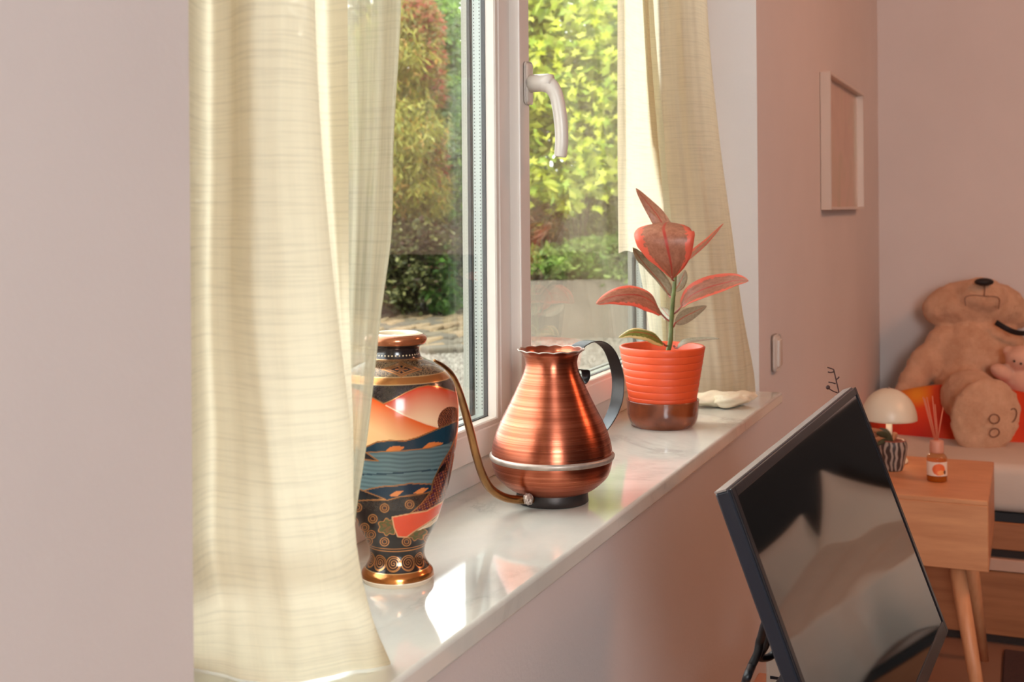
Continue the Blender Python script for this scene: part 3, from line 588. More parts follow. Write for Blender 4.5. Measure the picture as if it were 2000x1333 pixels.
leaf((1312, 580), [(1307, 578, .01), (1290, 553, .025), (1270, 530, .035), (1252, 508, .04), (1236, 484, .035)], 21, R3*.8-U3*.3+FW*.3, LGREY, -.45)
leaf((1316, 572), [(1317, 570, .01), (1326, 556, .03), (1334, 540, .04), (1338, 528, .05)], 13, R3, LGREY, .2)
leaf((1308, 628), [(1293, 615, .0), (1276, 592, -.01), (1250, 578, -.02), (1222, 576, -.03), (1192, 581, -.035), (1164, 594, -.04)], 25, U3*.95+FW*.35-R3*.2, LPINK, .35, wav=.08)
leaf((1315, 614), [(1330, 600, 0), (1350, 578, -.01), (1380, 563, -.02), (1415, 553, -.03), (1440, 548, -.04), (1462, 549, -.05)], 23, U3*.95+FW*.35+R3*.2, LPINK, .3)
leaf((1314, 640), [(1318, 632, .01), (1335, 620, .03), (1355, 610, .05), (1380, 598, .07)], 15, R3*.3+U3*.6+FW*.6, LGREY, .3)
leaf((1310, 618), [(1311, 622, .02), (1303, 615, .035), (1297, 607, .05), (1290, 600, .06)], 12, R3*.8+U3*.5, LGREY, .3)
leaf((1303, 676), [(1297, 673, -.01), (1280, 659, -.02), (1258, 651, -.03), (1232, 650, -.035), (1208, 660, -.04)], 17, U3*.7+FW*.7, LGRN, .35, wav=.08)
leaf((1316, 676), [(1322, 680, -.01), (1340, 670, -.02), (1370, 665, -.02), (1405, 662, -.03)], 13, U3*.25+FW*.95, LGREY, .3)
# ------------------------------------------------------------------ wall picture, holdback, monitor
SIL = plain('silver_frame', srgb(216, 196, 180), .28, .5, var=.03)
pc = thing('picture_frame', 'silver box frame with a plain pinkish print on the wall right of the window', 'picture', (3.47, WY, 1.38))
xa, xb, zA, zB = 3.165, 3.83, 1.203, 1.556; yf = WY-.028
V, F = join(boxg((xa, yf, zA), (xa+.008, WY-.001, zB), .001), boxg((xb-.008, yf, zA), (xb, WY-.001, zB), .001), boxg((xa+.008, yf, zA), (xb-.008, WY-.001, zA+.008), .001), boxg((xa+.008, yf, zB-.008), (xb-.008, WY-.001, zB), .001)); mk('frame', V, F, SIL, pc, False)
ART = Mt('faded_print'); ART.set(Roughness=.5); v = ART.coord(); ART.l(ART.ramp(ART.noise(v, 5, 3, .5, .6), [(.3, srgb(196, 166, 150)), (.5, srgb(206, 178, 160)), (.7, srgb(190, 172, 146))]), ART.p.inputs['Base Color'])
box('print', (xa+.008, WY-.008, zA+.008), (xb-.008, WY-.003, zB-.008), ART.m, pc, 0)
sw = thing('wall_switch', 'cream oval switch on the wall just right of the window recess', 'switch', (2.54, WY, .91))
V, F = boxg((2.508, WY-.012, .872), (2.565, WY, .947), .011, 4); mk('cover', V, F, PVCR, sw)
V, F = boxg((2.518, WY-.016, .882), (2.555, WY-.011, .937), .002, 2); mk('rocker', V, F, PVCR, sw)
# monitor: corner points in the room
A, B, Cc, Dd = [np.array(p) for p in ((1.0924, .2542, .9546), (1.6305, .2141, .9756), (1.6341, .1030, .6712), (1.0960, .1430, .6502))]
eX = (B-A)/np.linalg.norm(B-A); eZ = (A-Dd)/np.linalg.norm(A-Dd); eN = np.cross(eZ, eX)
if eN[1] > 0: eN = -eN                                     # towards the room
Wm, Hm = np.linalg.norm(B-A), np.linalg.norm(A-Dd)
def loc(x, z, y): return Dd+eX*x+eZ*z+eN*y
def lbox(name, x0, x1, z0, z1, y0, y1, mat, parent, bev=.001):
    V, F = boxg((x0, z0, y0), (x1, z1, y1), bev); V = [loc(*p) for p in V]; return mk(name, V, F, mat, parent, False)
BEZ = plain('black_bezel', (.010, .010, .013), .22, var=.1)
BCK = plain('dark_blue_black_plastic', srgb(24, 26, 36), .4, var=.1)
SCR = Mt('screen_glass'); SCR.set(Base_Color=(.006, .007, .007), Roughness=.045, Specular_IOR_Level=.5); SCR.p.inputs['Coat Weight'].default_value = 1; SCR.p.inputs['Coat IOR'].default_value = 1.45; SCR.p.inputs['Coat Roughness'].default_value = .03
mon = thing('monitor', 'black flat computer monitor with a dark glossy screen tilted back on its stand', 'monitor', tuple((Dd+Cc)/2))
lbox('housing', 0, Wm, 0, Hm, -.015, 0, BCK, mon, .002)
lbox('back_cover', .09, Wm-.09, .03, Hm-.10, -.050, -.014, BCK, mon, .01)
b_ = .009
for x0, x1, z0, z1 in ((0, b_, 0, Hm), (Wm-b_, Wm, 0, Hm), (b_, Wm-b_, 0, .016), (b_, Wm-b_, Hm-b_, Hm)): lbox('bezel', x0, x1, z0, z1, 0, .0025, BEZ, mon, .0006)
lbox('screen', b_, Wm-b_, .016, Hm-b_, .0002, .0012, SCR.m, mon, 0)
lbox('top_edge_strip', .0, Wm, Hm-.0005, Hm+.0012, -.0145, -.003, plain('grey_edge', srgb(150, 140, 135), .3, .4), mon, 0)
DZ = .50
ST = plain('white_plastic', srgb(224, 214, 200), .4, var=.03)
ctr = (Dd+Cc)/2; bx, by = ctr[0], ctr[1]+.14
V, F = join(boxg((bx-.11, by-.09, DZ), (bx+.11, by+.09, DZ+.012), .004, 2)); mk('stand_base', V, F, BCK, mon)
V, F = tube([(bx, by+.01, DZ+.006), (bx, by+.02, DZ+.12), tuple(loc(Wm/2, .12, -.035))], [.02, .018, .018], 16); mk('stand_neck', V, F, BCK, mon)
# desk under the monitor
dk = thing('desk', 'light wooden desk standing along the wall beneath the window sill', 'desk', (1.45, .2, 0))
DESKM = wood_mat('desk_wood', srgb(196, 134, 104), srgb(214, 156, 124), (1.5, 8, 8))
box('desk_top', (1.0, -.05, DZ-.022), (1.86, .39, DZ), DESKM, dk, .003)
for x, y in ((1.05, 0), (1.05, .34), (1.80, 0), (1.80, .34)): box('leg', (x-.02, y-.02, 0), (x+.02, y+.02, DZ-.022), DESKM, dk, .003)
# cables
# 
CB = plain('black_cable', (.008, .008, .010), .4)
def cable(pts, r_, label, mat=CB, nm='cable', grp=None):
    P = smooth_prof(pts, 70); V, F = tube(P, r_, 10); return tag(mk(nm, V, F, mat, org=tuple(P[0])), label, 'cable', grp)
bk = lambda x, z: loc(x, z, -.055)
cable([tuple(bk(.12, .10)), at(1506, 1216, 1.18), at(1486, 1248, 1.2), at(1480, 1276, 1.2), at(1468, 1302, 1.2), at(1454, 1340, 1.2), on(1440, 1400, 2, DZ+.004), on(1470, 1440, 2, DZ+.004)], .0042, 'black power cable running down from behind the monitor past the desk edge')
cable([tuple(bk(.13, .08)), at(1516, 1232, 1.21), at(1494, 1264, 1.22), at(1483, 1284, 1.22), at(1500, 1285, 1.23), at(1520, 1272, 1.24), at(1545, 1256, 1.26), tuple(bk(.2, .06))], .0038, 'black video cable looped behind the left side of the monitor')
wb = thing('white_box', 'narrow white router box standing on the desk behind the monitor', 'router', (1.30, .33, DZ))
pB = on(1543, 1440, 2, DZ)
V, F = boxg((pB[0]-.01, pB[1]-.0, DZ), (pB[0]+.06, pB[1]+.03, DZ+.135), .004, 2); mk('case', V, F, ST, wb)
for k in range(5): mk('vent', *boxg((pB[0]-.0105, pB[1]+.006, DZ+.03+k*.012), (pB[0]-.0095, pB[1]+.024, DZ+.034+k*.012)), BCK, wb, False)
cable([on(1500, 1400, 2, DZ+.003), on(1500, 1350, 2, DZ+.003), on(1525, 1318, 2, DZ+.003), on(1580, 1300, 2, DZ+.003)], .0022, 'thin white cable curving over the desk top behind the monitor', ST)
# dry twig in a slim vase behind the monitor
tv = thing('twig_vase', 'dark dry twig with one bud standing in a slim vase behind the monitor', 'twig', (1.93, .36, DZ))
td = 2.05; tb = at(1648, 1000, td); TW = plain('dark_twig', srgb(58, 28, 22), .7)
tb = np.array([1.80, .253, DZ]); td = float(proj(tb)[2]); tv.location = tuple(tb); ORG[tv.name] = tb
V, F = lathe([(.001, DZ+.001), (.028, DZ+.001), (.034, DZ+.03), (.028, DZ+.075), (.012, DZ+.10), (.011, DZ+.125), (.009, DZ+.12), (.01, DZ+.1), (.001, DZ+.05)], 40, (tb[0], tb[1])); mk('vase_body', V, F, plain('twig_vase_glaze', srgb(200, 170, 150), .3), tv)
def tw(*p, r_=.0013): return tube(smooth_prof([at(x, y, td) for x, y in p], 14), r_*.75, 6)
tws = [tw((1652, 1130), (1645, 860), (1640, 780), (1635, 752), (1628, 722)), tw((1628, 722), (1622, 720), (1616, 718)), tw((1628, 727), (1622, 728), (1617, 727)), tw((1633, 742), (1637, 739), (1639, 736)), tw((1636, 768), (1626, 764), (1617, 758)), tw((1632, 750), (1625, 748), (1618, 747))]
mk('twig', *join(*tws), TW, tv); V, F = ico(at(1617, 757, td), (.0032, .0032, .0032), 2); mk('bud', V, F, TW, tv)
# ------------------------------------------------------------------ bedside table and its things
nt = thing('bedside_table', 'oak bedside table with a deep box top and splayed round legs', 'table', (3.15, .27, 0))
ty0, ty1, tx0, tx1 = .094, .462, 2.92, 3.375
box('table_top', (tx0, ty0, .538), (tx1, ty1, .55), OAK, nt, .002); box('side_panel', (tx0+.001, ty0, .39), (tx1-.001, ty0+.014, .538), OAK, nt, .001); box('side_panel', (tx0+.001, ty1-.014, .39), (tx1-.001, ty1, .538), OAK, nt, .001)
box('bottom_panel', (tx0+.001, ty0+.014, .39), (tx1-.001, ty1-.014, .402), OAK, nt, .001); box('back_panel', (tx1-.014, ty0+.014, .402), (tx1-.002, ty1-.014, .538), OAK, nt, .001)
box('drawer_front', (tx0-.001, ty0+.0005, .3905), (tx0+.013, ty1-.0005, .5385), OAK, nt, .0015)
f1 = on(1931, 1476, 2, 0)
for (a, b2) in (((2.965, .165, .392), (f1[0], f1[1], 0)), ((3.33, .16, .392), (3.47, .125, 0)), ((2.965, .40, .392), (f1[0], .445, 0)), ((3.33, .40, .392), (3.47, .43, 0))):
    V, F = tube([a, tuple((np.array(a)+np.array(b2))/2), b2], [.0185, .016, .0115], 20); mk('leg', V, F, OAKLEG, nt)
lp = on(1737, 903, 2, .55); lD = float(proj(lp)[2])
lmp = thing('table_lamp', 'small cream mushroom lamp with domed shade on the bedside table', 'lamp', tuple(lp))
CRM = Mt('cream_metal'); CRM.set(Base_Color=srgb(232, 222, 196), Roughness=.35); 
V, F = lathe([(.001, .5508), (.045, .5508), (.047, .555), (.044, .561), (.008, .565)], 48, lp[:2]); mk('base', V, F, CRM.m, lmp)
V, F = tube([(lp[0], lp[1], .56), (lp[0], lp[1], .62), (lp[0], lp[1], .665)], .0078, 20); mk('pole', V, F, ST, lmp)
zl = float(at(1737, 819, lD)[2]); zt_ = float(at(1737, 759, lD)[2]); Rl = 53/FPX*lD; hh = zt_-zl
dm = [(Rl*math.sin(a), zl+hh*(math.cos(a))**1.0) for a in np.linspace(.02, math.pi/2, 26)]; dm += [(Rl-.002, zl-.001)]+[((Rl-.003)*math.sin(a), zl-.001+(hh-.003)*math.cos(a)) for a in np.linspace(math.pi/2, .05, 16)]
V, F = lathe(dm, 80, lp[:2]); mk('shade', V, F, CRM.m, lmp)
V, F = ico((lp[0], lp[1], zt_+.0008), (.004, .004, .003), 2); mk('finial', V, F, TIN, bpy.data.objects['shade'])
l = bpy.data.lights.new('lamp_bulb', 'POINT'); l.energy = .10; l.color = (1, .72, .5); l.shadow_soft_size = .015; lo = bpy.data.objects.new('lamp_bulb', l); C.objects.link(lo); lo.location = (lp[0], lp[1], zl+.012)
pp0 = on(1742, 922, 2, .55); 
pq = pp0+np.array([.02, 0, 0]); pD = float(proj(pq)[2]); sw_ = 24/FPX*pD
pt = thing('small_potted_plant', 'small succulent with bronze leaves in a zigzag patterned grey pot on the bedside table', 'plant', tuple(pq))
ZIG = Mt('zigzag_glaze'); ZIG.set(Roughness=.5); v = ZIG.coord('UV', (1, 1, 1)); w = ZIG.n('TexWave', i_Scale=.75, i_Distortion=5.0, i_Detail=1.5, i_Detail_Scale=2.0); w.bands_direction = 'X'; ZIG.l(v, w.inputs['Vector']); ZIG.l(ZIG.ramp(w.outputs[1], [(.45, srgb(60, 48, 44)), (.6, srgb(168, 150, 136))]), ZIG.p.inputs['Base Color'])
hz_ = 58/FPX*pD
prf = smooth_prof([(sw_*.72, .5508), (sw_*.86, .5508+hz_*.12), (sw_*1.08, .5508+hz_*.55), (sw_*1.15, .5508+hz_*.85), (sw_*1.05, .5508+hz_)], 24)
V, F = lathe(prf, 48, pq[:2]); uv = np.stack([np.tile(np.arange(48)/24*math.pi, 24), (V[:, 2]-.55)*22], 1); mk('pot', V, F, ZIG.m, pt, uv=uv)
V, F = lathe([(sw_*1.06, .5505+hz_), (sw_*1.0, .5508+hz_*1.03), (sw_*.8, .5508+hz_*.98), (sw_*.75, .5508+hz_*.8), (.001, .5508+hz_*.82)], 48, pq[:2]); mk('rim', V, F, plain('brown_rim', srgb(150, 80, 64), .4), pt)
LB = plain('bronze_leaf', srgb(176, 120, 84), .4, var=.2, scale=60); LD2 = plain('dark_olive_leaf', srgb(70, 72, 50), .45, var=.2, scale=60)
top = np.array([pq[0], pq[1], .5508+hz_*.95])
for k, (px, py, dd, w_) in enumerate(((1697, 838, -.02, .007), (1712, 846, -.03, .009), (1704, 852, 0, .008), (1718, 838, .01, .008), (1700, 862, -.03, .007), (1728, 850, .02, .006), (1752, 848, .02, .007), (1708, 872, -.04, .006))):
    tip = at(px, py, pD+dd); mid = (top+tip)/2+np.array([0, 0, .006]); P = smooth_prof([top, mid, tip], 12); V = []
    side = np.cross(tip-top, FW); side /= np.linalg.norm(side)
    for i in range(12):
        q = i/11; w2 = w_*math.sin(math.pi*(.08+.9*q))**.8
        for a in (-1, -.5, 0, .5, 1): V.append(P[i]+side*w2*a+FW*(.003*a*a))
    o = mk('leaf', V, gridF(5, 12), LB if k % 2 == 0 else LD2, pt); md = o.modifiers.new('t', 'SOLIDIFY'); md.thickness = .0015
# reed diffuser
dq = on(1830, 940, 2, .55); dD = float(proj(dq)[2]); dR = 19/FPX*dD
df = thing('reed_diffuser', 'reed diffuser bottle with amber oil and an orange fruit label on the bedside table', 'diffuser', tuple(dq))
AMB = Mt('amber_oil'); AMB.set(Base_Color=srgb(176, 92, 24), Roughness=.1, Transmission_Weight=.35, IOR=1.4)
BGLASS = plain('bottle_glass', srgb(206, 150, 116), .06, var=.02); 
zz = lambda py: float(at(1830, py, dD)[2])
V, F = lathe([(.001, .5508), (dR*.92, .5508), (dR, .553), (dR, zz(928))], 40, dq[:2]); mk('oil', V, F, AMB.m, df)
V, F = lathe(smooth_prof([(dR, zz(928)), (dR, zz(898)), (dR*.97, zz(892)), (dR*.7, zz(886)), (dR*.45, zz(883))], 24), 40, dq[:2]); mk('glass_shoulder', V, F, glass_mat('bottle_clear', (.93, .72, .52)), df)
V, F = lathe([(.001, zz(885)), (dR*.66, zz(884)), (dR*.69, zz(882)), (dR*.69, zz(862)), (dR*.6, zz(860)), (.001, zz(860))], 36, dq[:2]); mk('collar', V, F, plain('pink_collar', srgb(216, 150, 124), .5), df)
va = math.atan2(-dq[1], -dq[0]); ta = np.linspace(va-1.35, va+1.35, 60); nz2 = 30; V = []; cl = []
for j in range(nz2):
    zq = zz(927)+(zz(900)-zz(927))*j/(nz2-1)
    for a in ta:
        V.append((dq[0]+(dR+.0006)*math.cos(a), dq[1]+(dR+.0006)*math.sin(a), zq)); X = (a-va)/1.35; Y = j/(nz2-1)*2-1
        c0 = srgb(238, 216, 196)
        if ((X-.15)/.48)**2+((Y+.05)/.85)**2 < 1: c0 = srgb(236, 108, 52)
        if ((X-.30)/.28)**2+((Y+.5)/.35)**2 < 1: c0 = srgb(244, 160, 90)
        if ((X-.62)/.10)**2+((Y+.45)/.3)**2 < 1: c0 = srgb(84, 40, 28)
        cl.append((*c0, 0))
LBM = Mt('printed_label'); a = LBM.n('VertexColor', layer_name='Col'); LBM.l(a.outputs[0], LBM.p.inputs['Base Color']); mk('paper_label', V, gridF(60, nz2), LBM.m, df, col=cl)
REED = plain('pink_reed', srgb(226, 132, 100), .6)
for (bx_, tx_, ty_, dd) in ((1826, 1803, 776, 0), (1828, 1810, 776, .01), (1830, 1821, 774, -.01), (1832, 1826, 790, .01), (1831, 1842, 796, 0), (1829, 1806, 779, .02)):
    V, F = tube([at(bx_, 862, dD), at((bx_+tx_)/2, (862+ty_)/2, dD+dd/2), at(tx_, ty_, dD+dd)], .0013, 6); mk('reed', V, F, REED, df)
# ------------------------------------------------------------------ daybed with drawers at the end wall
bd = thing('daybed', 'wooden daybed with brown drawer fronts standing along the end wall', 'bed', (4.0, -.5, 0))
bx0 = 3.60; by0, by1 = -1.65, WY-.02
FABR = Mt('white_sheet'); FABR.set(Roughness=.9); v = FABR.coord(); FABR.l(FABR.ramp(FABR.noise(v, 4), [(.3, srgb(206, 186, 168)), (.7, srgb(218, 200, 184))]), FABR.p.inputs['Base Color']); FABR.bump(FABR.noise(v, 30, 4), .3, .004)
V, F = boxg((bx0, by0, .365), (XE-.06, by1, .50), .03, 4); mk('mattress', V, F, FABR.m, bd)
box('base_rail', (bx0+.012, by0, .34), (XE-.03, by1, .365), GASK, bd, 0)
box('plinth', (bx0+.03, by0+.02, .0), (XE-.03, by1, .34), plain('dark_plinth', srgb(50, 32, 24), .7), bd, 0)
box('light_strip', (bx0+.004, by0, .205), (bx0+.03, by1, .238), plain('pale_strip', srgb(206, 164, 140), .5), bd, .002)
w_ = (by1-by0)/2
box('added_dark_panel', (XE-.055, by0, .34), (XE-.004, -.22, 1.03), plain('reflected_dark_panel', srgb(22, 20, 22), .6), bd, .004)  # added out of view so the upper screen reflects dark
for k in range(2):
    a0 = by0+k*w_+.003; a1 = by0+(k+1)*w_-.003
    box('drawer_front', (bx0+.006, a0, .264), (bx0+.029, a1, .339), BROWNW, bd, .002); box('drawer_front', (bx0+.006, a0, .027), (bx0+.029, a1, .203), BROWNW, bd, .002)
RUG = plain('dark_rug', srgb(72, 48, 44), .95, var=.2, scale=200, bump=.6, bscale=300)
tag(box('rug', (2.4, -1.9, .001), (3.55, .078, .012), RUG, bev=.004, org=(3, -.9, 0)), 'dark brown rug on the floor in front of the daybed', 'rug')
wr = thing('unseen_dark_cabinet', 'unseen dark brown cabinet added in the back corner to darken reflections', 'unseen_dark_cabinet', (3.9, -2.6, 0))  # added out of view to give dark reflections in screen and jug
WDK = wood_mat('dark_cabinet_wood', srgb(46, 32, 28), srgb(60, 42, 36), (1, 1, 9))
box('carcass', (3.3, -3.18, .0), (4.44, -1.75, 2.2), WDK, wr, .004)
for y in (-3.17, -2.46): box('door', (3.278, y, .06), (3.30, y+.70, 2.16), WDK, wr, .003)
# orange cushion
def pillow(name, cen, sx_, sy_, sz_, rot, mat, label, cat, p=3.2, grp=None, rnd=0):
    n = 40; V = []; F = gridF(n, n); 
    for s in (1, -1):
        for j in range(n):
            for i in range(n):
                u_ = i/(n-1)*2-1; v_ = j/(n-1)*2-1; h = (max(0, (1-abs(u_)**p))*max(0, (1-abs(v_)**p)))**.5
                pin = 1-.10*(1-abs(v_)**2)*abs(u_)**3; pin2 = 1-.10*(1-abs(u_)**2)*abs(v_)**3
                V.append((u_*sx_*pin*(1-rnd*v_*v_), v_*sy_*pin2*(1-rnd*u_*u_), s*sz_*h*(1+.05*math.sin(u_*7+v_*5))))
    F2 = F[:, ::-1]+n*n; V = np.array(V)@np.array(rot.to_matrix()).T+np.array(cen); FF = np.vstack([F, F2])
    return tag(mk(name, V, FF, mat, org=tuple(cen)), label, cat, grp)
OC = Mt('orange_cushion_fabric'); OC.set(Roughness=.8); v = OC.coord('Object', (1, 2.0, 2.0)); OC.l(OC.ramp(OC.noise(v, 2.6, 1.5, .4), [(.36, srgb(196, 34, 10)), (.56, srgb(218, 66, 16)), (.70, srgb(238, 146, 30))]), OC.p.inputs['Base Color']); OC.bump(OC.noise(v, 14, 2), .2, .004)
from mathutils import Euler
pcn = at(1892, 826, 3.80)
pillow('cushion', tuple(pcn), .33, .15, .075, Euler((math.radians(42), 0, math.radians(-90+2))), OC.m, 'orange and red cushion lying under the big teddy bear on the daybed', 'cushion', 2.0, rnd=.32)
# ------------------------------------------------------------------ teddy bear
FUR = Mt('beige_plush'); FUR.set(Roughness=.95, Sheen_Weight=.5, Sheen_Roughness=.6, Sheen_Tint=srgb(240, 200, 170)); v = FUR.coord(); FUR.l(FUR.ramp(FUR.noise(v, 16, 5, .7), [(.3, srgb(196, 146, 112)), (.7, srgb(222, 176, 142))]), FUR.p.inputs['Base Color']); FUR.bump(FUR.noise(v, 150, 4, .7), .7, .006)
STI = plain('brown_stitch', srgb(110, 66, 50), .8); NOS = plain('black_nose_plush', srgb(24, 14, 14), .6)
BD = 4.02; sc1 = BD/FPX
bear = thing('teddy_bear', 'big beige teddy bear slumped with its head back on the daybed', 'teddy bear', tuple(at(1905, 850, 4.0)))
def blob(px, py, d, rx, ry, rz_, ang=0):
    """rx across, ry up, rz deep, in px at bear distance; ang in-plane degrees"""
    M3 = np.stack([RT*math.cos(math.radians(ang))+UP*math.sin(math.radians(ang)), -RT*math.sin(math.radians(ang))+UP*math.cos(math.radians(ang)), FW], 1)
    return ico(at(px, py, BD+d), (rx*sc1, ry*sc1, rz_*sc1), 3, M3)
parts = [blob(1905, 596, .03, 96, 50, 62), blob(1915, 578, -.03, 48, 36, 46), blob(1838, 605, .03, 36, 32, 36), blob(1975, 612, .04, 42, 32, 38),
         blob(1905, 705, .0, 86, 88, 68), blob(1910, 660, .03, 78, 40, 55),
         blob(1842, 672, .0, 38, 34, 30, 40), blob(1808, 710, -.01, 33, 45, 28, -38), blob(1784, 744, -.02, 28, 32, 26, -34), blob(1768, 768, -.03, 22, 22, 20, -30),
         blob(1975, 690, -.0, 36, 50, 32, 20), blob(2020, 740, -.03, 34, 44, 32, 30),
         blob(1878, 755, -.06, 50, 50, 50), blob(1898, 780, -.26, 52, 54, 80, -10), blob(1924, 814, -.42, 60, 70, 28, -24),
         blob(1985, 770, -.06, 52, 46, 50), blob(2045, 800, -.12, 56, 50, 46)]
V, F = join(*parts); bb = mk('body', V, F, FUR.m, bear)
md = bb.modifiers.new('remesh', 'REMESH'); md.mode = 'VOXEL'; md.voxel_size = .0075; md.use_smooth_shade = True
md = bb.modifiers.new('sm', 'SMOOTH'); md.iterations = 6; md.factor = .6
tx = bpy.data.textures.new('fur_noise', 'CLOUDS'); tx.noise_scale = .016
md = bb.modifiers.new('d', 'DISPLACE'); md.texture = tx; md.strength = .010; md.texture_coords = 'LOCAL'
V, F = blob(1922, 551, -.105, 18, 7.5, 13); mk('nose', V, F, NOS, bb)
def bline(pts, dd, r_=.0018): return tube(smooth_prof([at(x, y, BD+dd+(e if False else 0)) for x, y in pts], 24), r_, 6)
mk('mouth_stitch', *join(bline([(1923, 558), (1923, 568), (1922, 578)], -.118, .0015), bline([(1886, 598), (1885, 582), (1900, 577), (1922, 579), (1944, 580), (1952, 586), (1950, 604)], -.108, .0012)), STI, bb)
def ell(cx0, cy0, rx, ry, ang, dd): 
    return [(cx0+rx*math.cos(a)*math.cos(ang)-ry*math.sin(a)*math.sin(ang), cy0+rx*math.cos(a)*math.sin(ang)+ry*math.sin(a)*math.cos(ang)) for a in np.linspace(0, 2*math.pi, 16)]
for cx0, cy0, rx, ry, an in ((1942, 819, 10, 9, 0), (1942, 846, 10, 8, -.4), (1977, 812, 8, 14, .3)):
    mk('paw_stitch', *bline(ell(cx0, cy0, rx, ry, an, 0), -.483 if cx0 < 1960 else -.455, .0016), STI, bb)
V, F = tube(smooth_prof([at(1945, 630, BD-.11), at(1965, 642, BD-.13), at(1985, 650, BD-.13), at(2010, 652, BD-.12)], 16), .009, 10, flat=(.009, .002), updir=UP); mk('neck_ribbon', V, F, NOS, bear)
pl_ = thing('plush_toy', 'small pinkish plush animal leaning on the big teddy bear at the picture edge', 'plush toy', tuple(at(1990, 760, 3.8)))
FUR2 = plain('pink_plush', srgb(222, 172, 146), .95, var=.08, scale=30, bump=.6, bscale=150)
V, F = join(blob(1998, 700, -.22, 32, 24, 28), blob(1972, 686, -.2, 13, 10, 8), blob(2010, 740, -.2, 46, 34, 34), blob(1960, 728, -.2, 26, 15, 18, -20)); o = mk('body', V, F, FUR2, pl_)
md = o.modifiers.new('remesh', 'REMESH'); md.mode = 'VOXEL'; md.voxel_size = .005; md.use_smooth_shade = True; md = o.modifiers.new('sm', 'SMOOTH'); md.iterations = 4
for x, y in ((1981, 706), (1994, 711)):
    V, F = blob(x, y, -.265, 2.2, 2.2, 2); mk('eye', V, F, NOS, pl_)
# bedding further along the daybed (seen mirrored in the monitor)
DUV = Mt('white_duvet'); DUV.set(Roughness=.9); v = DUV.coord(); DUV.set(Base_Color=srgb(214, 206, 192)); DUV.bump(DUV.noise(v, 7, 3), .5, .02)
xs = np.linspace(0, 1, 50); ys = np.linspace(-1.63, -.50, 70); V = []
for j, y in enumerate(ys):
    for i, q in enumerate(xs):
        wv = .012*math.sin(y*14+q*2)+.008*math.sin(y*31+q*5)
        if q < .6: V.append((XE-.22-(XE-.22-bx0+.02)*q/.6, y, (.60+.08*math.sin(y*5+1))+(.58-.60-.08*math.sin(y*5+1))*(q/.6)**1.5+wv))
        else: V.append((bx0-.035-.02*math.sin((q-.6)*8)-wv*1.5, y, .58-(q-.6)/.4*(.22+.04*math.sin(y*9))))
o = tag(mk('duvet', V, gridF(50, 70), DUV.m, org=(4.0, -.8, .5)), 'white duvet spread over the far part of the daybed', 'duvet'); md = o.modifiers.new('t', 'SOLIDIFY'); md.thickness = .02; md.offset = 1
for k, (y, zq, rq) in enumerate(((-1.04, .62, 42), (-1.39, .62, 2))):
    pillow('pillow', (4.27, y, zq), .21, .20, .07, (Euler((0, 0, math.radians(90))).to_matrix() @ Euler((math.radians(82), 0, 0)).to_matrix() @ Euler((0, 0, math.radians(rq))).to_matrix()).to_euler(), DUV.m, ('white pillow propped against the end wall nearest the teddy bear', 'white pillow propped against the end wall farther from the teddy bear')[k], 'pillow', 3.0, 'white pillows on the daybed')
# ------------------------------------------------------------------ outside
GZ = .50
def ground(name, poly, z, mat):
    n = len(poly); return struct(mk(name, [(x, y, z) for x, y in poly]+[(x, y, z-.05) for x, y in poly], [list(range(n))]+[[i, i+n, (i+1) % n+n, (i+1) % n] for i in range(n)], mat, smooth=False))
EARTH = plain('garden_earth', srgb(84, 70, 54), .95, var=.3, scale=10, bump=.8, bscale=60)
ground('garden_ground', [(-12, WY+TH), (30, WY+TH), (30, 30), (-12, 30)], GZ-.03, EARTH)
GRV = Mt('pale_gravel'); a = GRV.n('VertexColor', layer_name='Col'); GRV.l(a.outputs[0], GRV.p.inputs['Base Color']); GRV.set(Roughness=.85)
GBASE = plain('gravel_bed', srgb(84, 78, 68), .95, var=.25, scale=80, bump=.8, bscale=200)
ground('gravel_bed', [(1.5, WY+TH), (9.0, WY+TH), (9.0, 1.95), (6.2, 2.15), (5.6, 2.7), (4.9, 3.6), (1.5, 3.6)], GZ-.012, GBASE)
OCT = np.array([(1, 0, 0), (0, 1, 0), (-1, 0, 0), (0, -1, 0), (0, 0, .7), (0, 0, -.7)], float); OF = np.array([(0, 1, 4), (1, 2, 4), (2, 3, 4), (3, 0, 4), (1, 0, 5), (2, 1, 5), (3, 2, 5), (0, 3, 5)])
N = 0; px_ = rng.uniform(3.2, 7.6, 90000); py_ = rng.uniform(.95, 3.3, 90000); P = np.stack([px_, py_, np.full(90000, GZ)], 1)
a, b2, D = proj(P); keep = (a > 560) & (a < 1420) & (b2 < 980) & (b2 > 655) & ((a > 1000) | (b2 > 684+6*np.sin(a*.05))); P = P[keep][:70000]; N = len(P)
s = rng.uniform(.006, .015, (N, 1, 3)); ang = rng.uniform(0, 6.28, N); G = OCT[None]*s+rng.normal(0, .0012, (N, 6, 3)); c2, s2 = np.cos(ang)[:, None], np.sin(ang)[:, None]
G = np.stack([G[..., 0]*c2-G[..., 1]*s2, G[..., 0]*s2+G[..., 1]*c2, G[..., 2]], -1)+P[:, None, :]
cc_ = np.array([srgb(112, 106, 96), srgb(136, 130, 120), srgb(86, 80, 72), srgb(76, 64, 54)])[rng.choice(4, N, p=[.4, .35, .17, .08])]; cc_ = np.repeat(np.hstack([cc_, np.zeros((N, 1))])[:, None], 6, 1)
tag(mk('gravel', G.reshape(-1, 3), (OF[None]+6*np.arange(N)[:, None, None]).reshape(-1, 3), GRV.m, smooth=False, col=cc_.reshape(-1, 4), org=(5, 1.8, GZ)), 'pale gravel bed outside along the foot of the window', 'gravel', kind='stuff')
